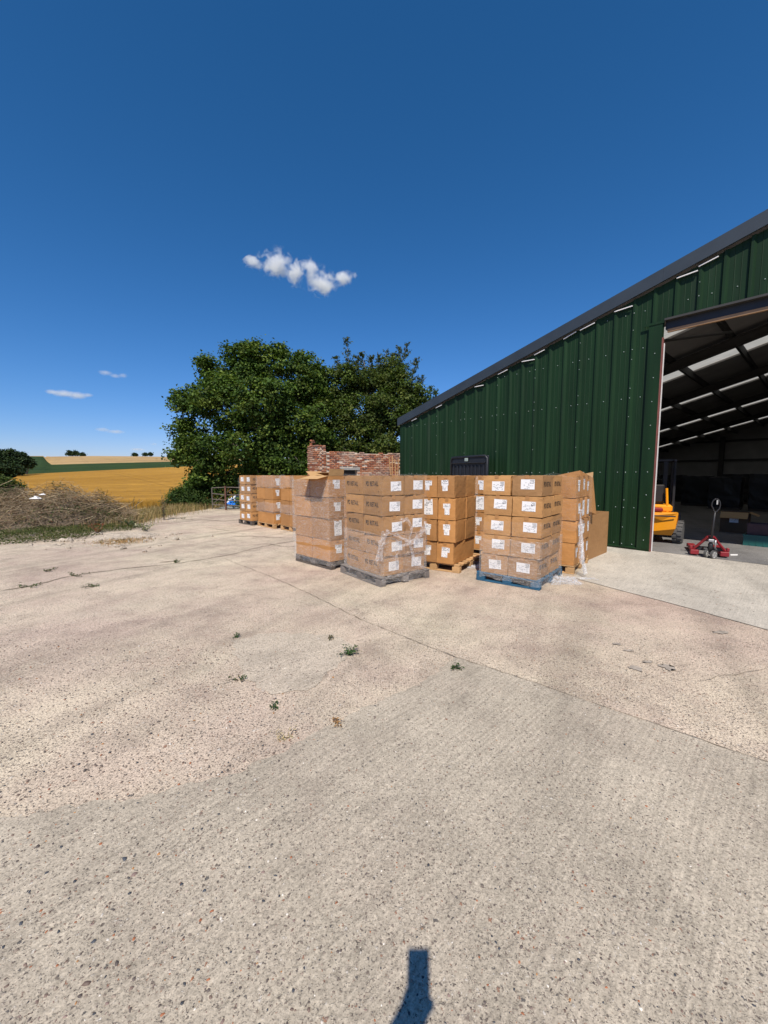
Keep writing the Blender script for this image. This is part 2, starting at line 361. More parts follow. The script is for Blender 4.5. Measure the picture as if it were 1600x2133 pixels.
# joint between the old slabs, and the greyer brushed slab in the foreground
jnt = G((465,1163),(560,1200),(640,1235),(750,1290),(850,1330),(950,1370),(1100,1418),(1250,1470),(1420,1528),(1600,1590)) + [Vector((4.2,0.6,0))]
left = G((950,1370),(880,1425),(780,1465),(690,1510),(600,1560),(500,1608),(380,1640),(290,1662),(200,1672),(120,1684),(40,1700)) + [Vector((-2.9,1.55,0)), Vector((-3.6,-1,0))]
pl = jag([tuple(p[:2]) for p in reversed(left)], 0.035, 0.022, 5) + jag([tuple(p[:2]) for p in jnt[5:]], 0.15, 0.006, 6)[1:] + [Vector((4.6,-2.5)), Vector((-3,-2.5))]
struct(sheet('concrete_slab', pl, 0.004, M['slab'], yard))
patch = G((480,1335),(560,1318),(690,1322),(745,1345),(690,1400),(640,1440),(560,1450),(500,1400))
struct(sheet('repair_patch', jag([tuple(p[:2]) for p in patch + [patch[0]]], 0.08, 0.035, 9)[:-1], 0.004, M['patch'], yard))
strip('joint_soil', [p[:2] for p in jnt], 0.011, 0.008, M['soil'], yard, 11, 0.07, 0.008)
for i, (pp, wd) in enumerate([
    (((0,1232),(60,1222),(95,1213),(150,1200)), 0.07), (((150,1199),(250,1186),(380,1172),(470,1158),(540,1140),(616,1126)), 0.045),
    (((330,1172),(395,1165)), 0.09), (((185,1222),(205,1219)), 0.10), (((0,1284),(40,1272)), 0.06), (((480,1118),(520,1117),(600,1121)), 0.05),
    (((560,1133),(600,1140),(618,1137)), 0.05), (((330,1075),(380,1082),(470,1085),(500,1083)), 0.10), (((440,1100),(480,1106)), 0.05),
    (((1450,1420),(1530,1405),(1600,1392)), 0.008)]):
    strip('crack', [gp(*p)[:2] for p in pp], wd, 0.006, M['soil'], yard, 20 + i, 0.12, 0.035)
for i, (x, y, a, b) in enumerate([(1325,1393,.055,.035),(1350,1380,.05,.02),(1390,1391,.06,.045),(1285,1342,.05,.02),(1310,1356,.05,.018),(1500,1318,.1,.03),(1390,1236,.12,.04)]):
    c = gp(x, y); rnd = random.Random(i)
    struct(sheet('oil_stain', [(c.x + a*math.cos(t*math.pi/9)*rnd.uniform(.45,1.2), c.y + b*1.6*math.sin(t*math.pi/9)*rnd.uniform(.45,1.2)) for t in range(18)], 0.0075, M['stain'], yard))
# pebbles that stand proud in the near concrete
def pebbles():
    rng = np.random.default_rng(4); n = 7500
    Y = 0.75 + rng.random(n)**1.6*3.2; X = (rng.random(n)-0.5)*2.1*Y*1.02 + 0.0
    pal = np.array([(0.17,0.12,0.095),(0.24,0.19,0.15),(0.34,0.28,0.23),(0.10,0.08,0.07),(0.05,0.055,0.065),(0.30,0.11,0.05),(0.36,0.17,0.06),(0.62,0.57,0.5),(0.20,0.14,0.12)])
    w_ = np.array([.2,.16,.08,.2,.12,.06,.02,.05,.1]); ci = rng.choice(len(pal), n, p=w_/w_.sum())
    r = 0.0028 + 0.0046*rng.random(n)**2.4; r[rng.random(n) < 0.02] *= 1.6; r *= np.where(X < -0.25*Y, 1.3, 1.0)
    base = np.array([(1,0,0),(0.45,0.9,0),(-0.6,0.75,0),(-1,-0.1,0),(-0.4,-0.85,0),(0.6,-0.8,0)]); top = base*0.55
    ang = rng.random(n)*6.283; el = rng.uniform(0.55, 1.0, n); V = np.zeros((n, 12, 3))
    jit = rng.uniform(0.55, 1.25, (n, 6))
    for k, (ring_, zz) in enumerate(((base, -0.0005), (top, 0.42))):
        x = ring_[None,:,0]*jit; y = ring_[None,:,1]*jit*el[:,None]
        V[:, k*6:k*6+6, 0] = (x*np.cos(ang)[:,None]-y*np.sin(ang)[:,None])*r[:,None] + X[:,None]
        V[:, k*6:k*6+6, 1] = (x*np.sin(ang)[:,None]+y*np.cos(ang)[:,None])*r[:,None] + Y[:,None]
        V[:, k*6:k*6+6, 2] = zz*r[:,None]*(1 if k else 0) + (0.0035 if k else 0.003)
    q = np.array([(i, (i+1)%6, 6+(i+1)%6, 6+i) for i in range(6)] + [(6,7,8,9),(6,9,10,11)])
    F = (np.arange(n)[:,None,None]*12 + q[None]).reshape(-1, 4)
    col = np.repeat(pal[ci]*rng.uniform(0.75,1.25,(n,1)), 12, axis=0)
    o = link('pebbles', mesh_np('pebbles', V.reshape(-1,3), F, attrmat('pebble_stone', 0.6), col), yard, kind='stuff')
pebbles()

# ------------------------------------------------------------------ fields and hill beyond the yard
def field_col(x):
    """control rows of the slope seen along photo column x: (distance, photo row)"""
    xc = min(max(x, -60), 520)
    far = np.interp(xc, [-60, 9, 39, 120, 250, 384, 520], [1010, 1003, 988.5, 984.5, 978, 972, 967])
    fy = np.interp(xc, [-60, 9, 60, 200, 520], [110, 130, 160, 185, 200])
    up = np.interp(xc, [-60, 70, 97, 108, 240, 384, 520], [952, 950.5, 951, 968, 964.5, 961, 958.5])
    uy = np.interp(xc, [-60, 97, 108, 520], [590, 600, 310, 320])
    cr = np.interp(xc, [-60, 60, 100, 200, 300, 384, 520], [951, 950, 949.5, 948.3, 949.5, 951.5, 954])
    return far, fy, up, uy, cr, 640
def zz(x, y, Y): return at(x, y, Y).z
def field(name, mat, mode, n):
    xs = np.arange(-520, 1480, 8); V = []; F = []
    for x in xs:
        far, fy, up, uy, cr, cy = field_col(x)
        keyY = [21, 30, 50, fy, uy, max(cy, uy+5), 1100]; keyZ = [0.0, 0.06, 0.3, zz(x, far, fy), zz(x, up, uy), zz(x, cr, max(cy, uy+5)), zz(x, cr, 640)-4]
        y0, y1 = {'wheat': (22.5 if x < 760 else 40, fy), 'crop': (fy, uy), 'stubble': (uy, 1100)}[mode]
        for k in range(n+1):
            Y = y0*(y1/y0)**(k/n); z = float(np.interp(Y, keyY, keyZ)) ; V.append(((x-800)/FPX*Y, Y, z))
    m = n+1
    for i in range(len(xs)-1):
        for k in range(n): F.append((i*m+k, (i+1)*m+k, (i+1)*m+k+1, i*m+k+1))
    return struct(link(name, mesh_np(name, V, F, mat), smooth=True))
field('wheat_field', M['wheat'], 'wheat', 26); field('green_crop_field', M['crop'], 'crop', 8); field('stubble_field', M['stubble'], 'stubble', 10)

# ------------------------------------------------------------------ the shed
JX = Vector((5.87, 8.69, 0)); D = Vector((-.664, .748, 0)).normalized(); NN = Vector((D.y, -D.x, 0))   # door jamb, along the front, into the shed
def W(s, t, z): return JX + D*s + NN*t + Vector((0, 0, z))
S_L, S_APEX, S_DOOR = 7.86, -2.62, -5.24; S_R = 2*S_APEX - S_L; DEPTH = 30.0
def roofz(s): return 3.47 + (S_L - (s if s > S_APEX else 2*S_APEX - s))*0.2795
M['green'] = simple('dark_green_steel', (0.0095, 0.0315, 0.0110), 0.5, spec=0.2, nz=(2.2, 0.45), stretch=(1.6, 1.6, .14), dirt=((0.018, 0.032, 0.018), 3.0, 0.56), bump=(2.0, 0.12, 0.01))
M['barge'] = simple('slate_blue_steel', (0.028, 0.038, 0.050), 0.5, nz=(2, 0.2))
M['screw'] = simple('screw_heads', (0.30, 0.36, 0.33), 0.4, 0.0)
M['white_trim'] = simple('white_door_trim', (0.78, 0.76, 0.74), 0.5, nz=(6, 0.1))
M['red_trim'] = simple('red_oxide_steel', (0.20, 0.065, 0.05), 0.6, nz=(6, 0.3))
M['black_steel'] = simple('black_painted_steel', (0.012, 0.013, 0.018), 0.5, nz=(5, 0.3))
M['brown_trim'] = simple('tan_lintel_strip', (0.31, 0.185, 0.095), 0.6, nz=(4, 0.25))
M['purlin'] = simple('dull_purlin_steel', (0.035, 0.034, 0.033), 0.7, nz=(5, 0.3))
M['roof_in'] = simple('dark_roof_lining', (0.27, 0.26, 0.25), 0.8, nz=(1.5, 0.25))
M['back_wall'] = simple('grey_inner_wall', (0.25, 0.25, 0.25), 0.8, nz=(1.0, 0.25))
def rooflight_mat():
    m, n, out = newmat('translucent_rooflight'); tc = n('TexCoord').outputs['Object']
    c = n.mix(n.ramp(n.noise(tc, 2.0, 4).outputs[0], [(0.3, 0), (0.7, 1)]), (0.44, 0.42, 0.35), (0.54, 0.51, 0.43))
    t = n('BsdfTranslucent', {'Color': c}); d = n('BsdfDiffuse', {'Color': (0.45, 0.44, 0.4, 1)})
    mx = n('MixShader', {0: 0.2, 1: t.outputs[0], 2: d.outputs[0]}); n.link(mx.outputs[0], out.inputs['Surface']); return m
M['rooflight'] = rooflight_mat()

shed = thing('shed', 'large dark green corrugated steel farm shed with wide open doorway', 'shed', tuple(W(0, 0, 0)))
inv = Matrix.Translation(-W(0, 0, 0))
def sb(mb, name, mat, parent=shed, smooth=False, kind=None):
    """build a shed part given in world coordinates under a parent at the shed origin"""
    mb.v = [tuple(Vector(v) - W(0,0,0)) for v in mb.v]; return mb.build(name, mat, parent, smooth, kind)
PROF = []           # one sheet: three ribs and faint stiffeners; (along, out)
for r_ in range(3):
    b0 = r_*0.375
    PROF += [(b0, 0.0), (b0+0.016, 0.046), (b0+0.052, 0.046), (b0+0.094, 0.0), (b0+0.165, 0.0), (b0+0.172, 0.006), (b0+0.182, 0.0), (b0+0.265, 0.0), (b0+0.272, 0.006), (b0+0.282, 0.0)]
PROF.append((1.125, 0.0))
def wall_sheet(s0, z0f, smin, smax):
    """corrugated sheet hung from s0 (its left lap) to s0-1.125, bottom at z0f(s)"""
    pr = [(s0 - a, b) for a, b in PROF if smin - 1e-6 <= s0 - a <= smax + 1e-6]
    if pr[0][0] < smax - 1e-4 and s0 > smax: pr.insert(0, (smax, 0.0))
    if pr[-1][0] > smin + 1e-4 and s0 - 1.125 < smin: pr.append((smin, 0.0))
    mb = MB(); k = len(pr)
    for s, o in pr: mb.v += [tuple(W(s, -o-0.02, z0f)), tuple(W(s, -o-0.02, roofz(s)-0.02))]
    for i in range(k-1): mb.f.append((2*i, 2*i+2, 2*i+3, 2*i+1))
    sh = sb(mb, 'wall_sheet', M['green'])
    sc = MB()
    for z in (0.12, 0.95, 1.75, 3.39, 4.43, 5.2):
        for r_ in range(3):
            for a_ in ((0.235,) if r_ else (0.04, 0.235)):
                s = s0 - r_*0.375 - a_
                if z0f + 0.05 < z < roofz(s) - 0.12 and smin + .03 < s < smax - .03: sc.lathe([(0, .0105), (.006, .0105), (.011, .005)], W(s, -(0.066 if a_ == .04 else 0.021), z), -NN, 6)
    z = 0.5
    while z < 6:
        s = s0 - 0.04
        if z0f + 0.05 < z < roofz(s) - 0.1 and smin < s < smax: sc.lathe([(0, .009), (.006, .009), (.010, .004)], W(s, -0.066, z), -NN, 6)
        z += 0.62
    if sc.v: sb(sc, 'screws', M['screw'], sh, kind='stuff')
    # bent foam closer showing bright under the verge in some bays
    return sh
s = 8.46
while s > S_APEX - 8.5:
    lo, hi = s - 1.125, s
    if lo < S_L and hi > -0.02: wall_sheet(s, 0.06, max(lo, -0.02), min(hi, S_L))
    if lo < -0.02 and hi > S_DOOR: wall_sheet(s, 4.93, max(lo, S_DOOR), min(hi, -0.02))
    if lo < S_DOOR and hi > S_R: wall_sheet(s, 0.06, max(lo, S_R), min(hi, S_DOOR))
    s -= 1.125
# small bright closer strips tucked under the verge between ribs
rnd = random.Random(8)
for s0, dz, ln in ((7.3,.0,.24),(6.2,.0,.26),(4.68,-.06,.3),(3.9,.0,.3),(3.18,-.09,.36),(2.83,.0,.28),(2.07,.02,.3),(1.68,.0,.33),(.94,-.06,.36),(-.2,-.05,.34),(-.55,.0,.3),(-1.62,.0,.34)):
    mb = MB(); s1 = s0 - ln; z0 = roofz(s0) - 0.02; z1 = roofz(s1) - 0.03 + dz*1.2
    mb.hexa([W(s0,-.07,z0-.05),W(s1,-.07,z1-.05),W(s1,-.10,z1-.055),W(s0,-.10,z0-.055),W(s0,-.07,z0-.036),W(s1,-.07,z1-.036),W(s1,-.10,z1-.036),W(s0,-.10,z0-.036)])
    sb(mb, 'flashing_tab', M['white_trim'])
# verge boards, roof, corner trim, base trim
def sloped(sa, sb_, t0, t1, za, zb, name, mat, par=shed):
    mb = MB(); mb.hexa([W(sa,t0,roofz(sa)+za),W(sb_,t0,roofz(sb_)+za),W(sb_,t1,roofz(sb_)+za),W(sa,t1,roofz(sa)+za),W(sa,t0,roofz(sa)+zb),W(sb_,t0,roofz(sb_)+zb),W(sb_,t1,roofz(sb_)+zb),W(sa,t1,roofz(sa)+zb)])
    return sb(mb, name, mat, par)
for a, b in ((S_L+.1, S_APEX), (S_APEX, S_R-.1)):
    ed = [a + (b-a)*i/4 for i in range(5)]
    for i in range(4): sloped(ed[i]-(0.002 if i else 0), ed[i+1], -0.145, -0.105, -0.0 + .001*i, 0.265, 'barge_board', M['barge'])
    sloped(a, b, -0.105, 0.04, 0.15, 0.262, 'barge_capping', M['barge'])
def rooflight(a, b, t0, t1):
    mb = MB(); k = 12
    for i in range(k+1):
        t = t0+(t1-t0)*i/k; h = .06+(.02 if i % 2 else 0); mb.v += [tuple(W(a,t,roofz(a)+h)), tuple(W(b,t,roofz(b)+h))]
    for i in range(k): mb.f.append((2*i, 2*i+1, 2*i+3, 2*i+2))
    sb(mb, 'rooflight', M['rooflight'])
lights = [(2.4,3.43),(6.92,7.99),(12.2,13.15),(18.55,19.5),(25.8,26.8)]
for a, b in ((S_L+.1, S_APEX), (S_APEX, S_R-.1)):
    t = 0.05
    for t0, t1 in lights + [(DEPTH, DEPTH)]:
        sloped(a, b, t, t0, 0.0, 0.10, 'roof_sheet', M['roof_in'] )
        if t1 > t0: rooflight(a, b, t0+.004, t1-.004)
        t = t1
mb = MB(); mb.hexa([W(S_L+.03,-.075,0.03),W(S_L-.16,-.075,0.03),W(S_L-.16,-.062,.03),W(S_L+.03,.1,.03),W(S_L+.03,-.075,3.46),W(S_L-.16,-.075,3.5),W(S_L-.16,-.062,3.5),W(S_L+.03,.1,3.46)]); sb(mb, 'corner_trim', M['green'])
mb = MB(); mb.hexa([W(S_L,-.075,0.02),W(0,-.075,.02),W(0,.02,.02),W(S_L,.02,.02),W(S_L,-.09,.055),W(0,-.09,.055),W(0,.02,.075),W(S_L,.02,.075)]); sb(mb, 'base_trim', M['green'])
# door surround
def wbox(s0, s1, t0, t1, z0, z1, name, mat, par=shed):
    m_ = MB(); m_.hexa([W(s0,t0,z0),W(s1,t0,z0),W(s1,t1,z0),W(s0,t1,z0),W(s0,t0,z1),W(s1,t0,z1),W(s1,t1,z1),W(s0,t1,z1)]); return sb(m_, name, mat, par)
wbox(0.24, -0.005, -0.078, -0.06, 0.0, 4.86, 'jamb_flashing', M['green'])
wbox(-0.006, -0.026, -0.078, 0.0, 0.0, 4.55, 'red_door_trim', M['red_trim'])
wbox(-0.006, -0.03, 0.002, 0.07, 0.0, 4.45, 'white_door_trim', M['white_trim'])
wbox(0.35, -0.03, -0.09, -0.079, 4.84, 4.89, 'header_flashing', M['green'])
wbox(-0.03, S_DOOR, -0.085, 0.02, 4.885, 4.925, 'header_lip', M['purlin'])
wbox(-0.03, S_DOOR, 0.03, 0.14, 4.73, 4.96, 'header_beam', M['black_steel'])
wbox(-0.065, S_DOOR, 0.03, 0.09, 4.665, 4.727, 'lintel_strip', M['brown_trim'])
wbox(S_DOOR, S_DOOR-.06, -.078, .1, 0, 4.86, 'jamb_flashing', M['green'])
jm = MB()
for i in range(9): jm.lathe([(0,.011),(.006,.011),(.011,.005)], W(0.11, -0.078, 0.25+0.5*i), -NN, 6)
sb(jm, 'screws', M['screw'], kind='stuff')
# inside: back and side walls, frames and purlins
def gable(name, t0, t1, zb, mat):
    m_ = MB(); pts = [W(S_L,t0,zb),W(S_R,t0,zb),W(S_R,t0,roofz(S_R)),W(S_APEX,t0,roofz(S_APEX)),W(S_L,t0,roofz(S_L))]; m_.prism(pts, NN*(t1-t0)); return sb(m_, name, mat)
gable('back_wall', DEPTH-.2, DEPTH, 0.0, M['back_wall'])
wbox(S_L-.05, S_L+.02, .1, DEPTH, 0.0, 3.47, 'side_wall', M['back_wall']); wbox(S_R-.02, S_R+.05, .1, DEPTH, 0, 3.47, 'side_wall', M['back_wall'])
wbox(S_L-.1, S_R+.1, DEPTH-.32, DEPTH-.21, 2.75, 2.9, 'wall_rail', M['purlin']); wbox(S_L-.1, S_R+.1, DEPTH-.32, DEPTH-.21, 4.2, 4.35, 'wall_rail', M['purlin'])
for s_ in (3.4, -1.6, -6.6): wbox(s_, s_-.3, DEPTH-.6, DEPTH-.33, 0, roofz(s_)-.1, 'gable_post', M['purlin'])
for k in range(15):
    s_ = 6.75 - 1.42*k
    if s_ < S_R+.4 or abs(s_-S_APEX) < .1: continue
    z_ = roofz(s_); m_ = MB(); m_.hexa([W(s_+.035,.1,z_-.2),W(s_-.035,.1,z_-.2),W(s_-.035,DEPTH-.2,z_-.2),W(s_+.035,DEPTH-.2,z_-.2),W(s_+.035,.1,z_+.05),W(s_-.035,.1,z_+.05),W(s_-.035,DEPTH-.2,z_+.05),W(s_+.035,DEPTH-.2,z_+.05)]); sb(m_, 'purlin', M['purlin'])
for t_ in (5.15, 10.15, 15.7, 22.2):
    for a, b in ((S_L-.1, S_APEX), (S_APEX, S_R+.1)):
        m_ = MB(); za, zb = roofz(a)-.2, roofz(b)-.2
        for (w0, w1, d0, d1) in ((-.09,.09,-.025,0),(-.02,.02,-.25,-.025),(-.09,.09,-.275,-.25)):
            m_.hexa([W(a,t_+w0,za+d0),W(b,t_+w0,zb+d0),W(b,t_+w1,zb+d0),W(a,t_+w1,za+d0),W(a,t_+w0,za+d1),W(b,t_+w0,zb+d1),W(b,t_+w1,zb+d1),W(a,t_+w1,za+d1)])
        sb(m_, 'rafter', M['purlin'])
    for s_ in (S_L-.3, S_R+.3): wbox(s_+.15, s_-.15, t_-.09, t_+.09, 0, 3.3, 'column', M['purlin'])
# diagonal wind bracing near the door
m_ = MB(); m_.tube([W(1.3,0.5,4.75), W(-.6,3.6,5.35)], .035, 6); sb(m_, 'brace', M['purlin'])
# floors
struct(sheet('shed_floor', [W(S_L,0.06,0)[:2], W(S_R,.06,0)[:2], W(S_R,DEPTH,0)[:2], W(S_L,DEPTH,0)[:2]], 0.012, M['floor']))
ap = [gp(1195,1204), gp(1300,1232), gp(1450,1272), gp(1600,1313), W(-3.2,-3.9,0), W(-9,-3.6,0), W(-9,.055,0), W(1.6,.055,0), W(1.55,-.35,0), gp(1226,1168)]
struct(sheet('concrete_apron', jag([tuple(p[:2]) for p in ap + [ap[0]]], .2, .012, 4)[:-1], 0.008, M['apron'], yard))

# ------------------------------------------------------------------ cartons, pallets and stretch film
def text_mesh(body, mat, shear=0.0):
    cu = bpy.data.curves.new('lettering', 'FONT'); cu.body = body; cu.align_x = 'CENTER'; cu.align_y = 'CENTER'; cu.size = 1.0; cu.space_character = 1.12; cu.offset = 0.026
    o = bpy.data.objects.new('lettering', cu); COL.objects.link(o); bpy.context.view_layer.update()
    me = bpy.data.meshes.new_from_object(o.evaluated_get(bpy.context.evaluated_depsgraph_get())); bpy.data.objects.remove(o)
    xs = [v.co.x for v in me.vertices]; wd = max(xs)-min(xs)
    for v in me.vertices: v.co.x /= wd; v.co.y /= wd
    me.materials.clear(); me.materials.append(mat); return me
PD = text_mesh('PD RETAIL', M['ink'])
def flat(rects, mat, name):
    mb = MB()
    for x0, y0, x1, y1 in rects: mb.quad((x0,y0,0),(x1,y0,0),(x1,y1,0),(x0,y1,0))
    return mb.mesh(name, mat)
def mark_mesh():
    mb = MB(); p = [Vector((math.cos(a), math.sin(a), 0)) for a in (R(90), R(210), R(330))]
    for i in range(3):
        a, b = p[i], p[(i+1)%3]; a2, b2 = a*.62, b*.62; mb.quad(a.lerp(b,.06), a.lerp(b,.86), a2.lerp(b2,.86), a2.lerp(b2,.06))
    return mb.mesh('recycling_mark', M['ink'])
MARK = mark_mesh()
# shipping labels: plain landscape sheets and stepped ones made of two stickers
rl = random.Random(12)
def label_print(x0, y0, x1, y1, rows, dark):
    out = []; h = (y1-y0)/rows
    for i in range(rows):
        y = y1 - h*(i+.75); x = x0 + .06*(x1-x0)
        while x < x1 - .12*(x1-x0):
            wd = rl.uniform(.06, .2)*(x1-x0)
            if rl.random() < dark: out.append((x, y, min(x+wd, x1-.05*(x1-x0)), y+h*.42))
            x += wd + .04*(x1-x0)
    return out
LAB = {}
LAB['pd'] = [(flat([(-.1,-.072,.1,.072)], M['paper'], 'shipping_label'), flat(label_print(.03,.01,.098,.068,4,.85), M['ink'], 'print'), flat(label_print(-.09,-.07,.09,.03,7,.45), M['grey_ink'], 'print')) for _ in range(3)]
def stepped(seed):
    q = random.Random(seed); w0 = q.uniform(.062,.078); w1 = w0*q.uniform(.55,.8); h0 = q.uniform(.07,.10); h1 = q.uniform(.08,.13); dx = q.uniform(-.02,.02)
    rc = [(-w0,0,w0,h0),(-w1+dx,-h1,w1+dx,0)]
    return (flat(rc, M['paper'], 'shipping_label'), flat(label_print(-w0,.25*h0,w0,h0,4,.6), M['ink'], 'print'), flat(label_print(-w1+dx,-h1,w1+dx,0,6,.4), M['grey_ink'], 'print'))
LAB['step'] = [stepped(i) for i in range(7)]
LAB['long'] = [(flat([(-.085,-.15,.085,.12)], M['paper'], 'shipping_label'), flat(label_print(-.08,.0,.08,.115,6,.45), M['ink'], 'print'), flat(label_print(-.08,-.14,.08,-.01,5,.3), M['grey_ink'], 'print'))]
def carton_mesh(sx, sy, sz, seed, mat):
    """a filled carton: slightly bulged faces, softened edges, dented corners, a fold line near top and bottom"""
    q = random.Random(seed); n = 5; vid = {}; V = []; F = []
    def vert(i, j, k):
        key = (i, j, k)
        if key in vid: return vid[key]
        p = Vector(((i/n-.5)*sx, (j/n-.5)*sy, k/n*sz)); e = [i in (0,n), j in (0,n), k in (0,n)]
        bul = lambda a, b: math.sin(math.pi*a/n)*math.sin(math.pi*b/n)*0.003
        if i in (0,n): p.x += (1 if i else -1)*(bul(j,k)+q.uniform(-.0012,.001))
        if j in (0,n): p.y += (1 if j else -1)*(bul(i,k)+q.uniform(-.0012,.001))
        if k == n: p.z += q.uniform(-.010,.002)
        if sum(e) >= 2:
            for ax in range(3):
                if e[ax]: p[ax] += (-.0025 if [i,j,k][ax] else .0025)
        if sum(e) == 3: p += Vector((q.uniform(-.010,.008), q.uniform(-.010,.008), 0))
        vid[key] = len(V); V.append(tuple(p)); return vid[key]
    for a in range(n):
        for b in range(n):
            for k in (0, n):
                c = [vert(a,b,k), vert(a+1,b,k), vert(a+1,b+1,k), vert(a,b+1,k)]; F.append(tuple(c if k else c[::-1]))
                c = [vert(k,a,b), vert(k,a+1,b), vert(k,a+1,b+1), vert(k,a,b+1)]; F.append(tuple(c if k else c[::-1]))
                c = [vert(a,k,b), vert(a+1,k,b), vert(a+1,k,b+1), vert(a,k,b+1)]; F.append(tuple(c[::-1] if k else c))
    me = bpy.data.meshes.new('body'); me.from_pydata(V, [], F); me.materials.append(mat); return me
def decor(par, me, face, u, z, sx, sy, off, scale=1.0, rot=0.0, name=None, sz=None):
    """flat piece on face L (x-min, seen from the left) or R (y-min); u along the face from its centre to the right as seen, z height"""
    o = bpy.data.objects.new(name or me.name, me); COL.objects.link(o); o.parent = par
    if face == 'L': B = Matrix(((0,0,-1),(-1,0,0),(0,1,0))); loc = Vector((-sx/2-off, -u, z))
    else: B = Matrix(((1,0,0),(0,0,-1),(0,1,0))); loc = Vector((u, -sy/2-off, z))
    sc = Matrix.Diagonal((scale, sz or scale, 1.0))
    o.matrix_local = Matrix.Translation(loc) @ (B @ Matrix.Rotation(rot, 3, 'Z') @ sc).to_4x4()
    return o
def tape_mesh(sx, sy, sz):
    mb = MB(); w_ = .03; e = -.002
    mb.quad((-w_,-sy/2-e,sz+e),(w_,-sy/2-e,sz+e),(w_,sy/2,sz+e),(-w_,sy/2,sz+e)); mb.quad((-w_,-sy/2-e,sz-.055),(w_,-sy/2-e,sz-.055),(w_,-sy/2-e,sz+e),(-w_,-sy/2-e,sz+e)); return mb.mesh('tape', M['tape'])
def tapeL_mesh(sx, sy, sz):
    mb = MB(); w_ = .03; e = -.002
    mb.quad((-sx/2-e,-w_,sz+e),(sx/2,-w_,sz+e),(sx/2,w_,sz+e),(-sx/2-e,w_,sz+e)); mb.quad((-sx/2-e,w_,sz-.055),(-sx/2-e,-w_,sz-.055),(-sx/2-e,-w_,sz+e),(-sx/2-e,w_,sz+e)); return mb.mesh('tape', M['tape'])
ROW = {5: ['bottom', 'second lowest', 'middle', 'second highest', 'top'], 4: ['bottom', 'second lowest', 'second highest', 'top']}
def make_stack(C, ang, nl, nr, bl, br, bh, rows, kind, lface, rface, where, ins=(0,0), seed=0, skip=(), lean=0.0, vis=None, group=None):
    """rows of cartons on a pallet whose near corner is C; left side runs along ang+90, right side along ang.
    nl/nr cartons along the left/right side, bl/br their lengths. Cartons wholly hidden inside the stack are left out."""
    uR = Vector((math.cos(ang), math.sin(ang), 0)); uL = Vector((-uR.y, uR.x, 0)); q = random.Random(seed)
    mat = M['card_pd'] if kind == 'PD' else M['card']; mats = [carton_mesh(br-.014, bl-.014, bh-.004, seed*10+i, mat) for i in range(3)]
    tp = tape_mesh(br, bl, bh) if rface == 'label' else tapeL_mesh(br, bl, bh)
    for k in range(rows):
        ox, oy = q.uniform(-.018,.018), q.uniform(-.018,.018)
        for i in range(nr):
            for j in range(nl):
                if i and j: continue
                if (k, i, j) in skip: continue
                if vis and not vis(k, i, j): continue
                p = C + uR*(ins[0]+br*(i+.5)+ox+q.uniform(-.006,.006)) + uL*(ins[1]+bl*(j+.5)+oy+q.uniform(-.006,.006)) + Vector((0,0,.147+bh*k)) + uR*lean*k
                pos = 'near corner' if i == j == 0 else (('left end' if j == nl-1 else 'left middle') if j else ('right end' if i == nr-1 else 'right middle'))
                t = thing('carton', f"{'PD RETAIL' if kind == 'PD' else 'brown'} carton, {ROW[rows][k]} row, {pos}, {where}", 'carton', p, ang + R(q.uniform(-1.8,1.8)), group)
                link('body', q.choice(mats), t); link('tape', tp, t)
                for f, what in (('L', lface), ('R', rface)):
                    if (f == 'L' and i) or (f == 'R' and j): continue
                    fl = bl if f == 'L' else br
                    if what == 'PD':
                        decor(t, PD, f, -.02+q.uniform(-.02,.02), bh*.55+q.uniform(-.01,.01), br, bl, -.0025, fl*.62, R(q.uniform(-1.5,1.5)), 'lettering', fl*.62*1.5)
                        decor(t, MARK, f, fl*.33, bh*.2, br, bl, -.0025, .016, 0, 'recycling_mark')
                    elif what == 'label':
                        st = 'pd' if kind == 'PD' else ('long' if q.random() < .12 else 'step'); lb = q.choice(LAB[st]); u_ = q.uniform(-.03,.03) + (.03 if kind == 'PD' else 0); z_ = bh*(.5 if kind == 'PD' else .55) + q.uniform(-.02,.02); r_ = R(q.uniform(-3,3))
                        sl = decor(t, lb[0], f, u_, z_, br, bl, -.0025, 1.0, r_, 'shipping_label')
                        for pr_ in lb[1:]:
                            o = bpy.data.objects.new('print', pr_); COL.objects.link(o); o.parent = sl; o.location = (0, 0, .0012)
    return uR, uL
def make_pallet(C, ang, LR, LL, mat, label, drop=0.0):
    """block pallet: bottom boards, nine blocks, stringer boards, deck boards; near corner C"""
    t = thing('pallet', label, 'pallet', C, ang, 'pallets standing in the yard'); q = random.Random(int(abs(C.x)*100)); bw = .1
    def bd(name, x, y, z, sx, sy, sz_):
        mb = MB(); mb.cbox((0,0,0), (sx, sy, sz_), .004); o = mb.build(name, mat, t); o.location = (x, y, z); o.rotation_euler = (0, 0, R(q.uniform(-.35,.35)))
    for x in (bw/2, LR/2, LR-bw/2):
        bd('bottom_board', x, LL/2, .011, bw, LL-.004, .02)
        for y in (.07, LL/2, LL-.07): bd('block', x, y, .0625, bw-.004 if x != LR/2 else .12, .138, .079)
    for y in (.06, LL/2, LL-.06): bd('stringer_board', LR/2, y, .1125, LR-.006, .1, .019)
    nd = 7
    for i in range(nd): bd('deck_board', bw/2+.001+(LR-bw-.002)*i/(nd-1), LL/2, .1335, bw+q.uniform(-.012,.006), LL-q.uniform(.0,.012), .021)
    return t
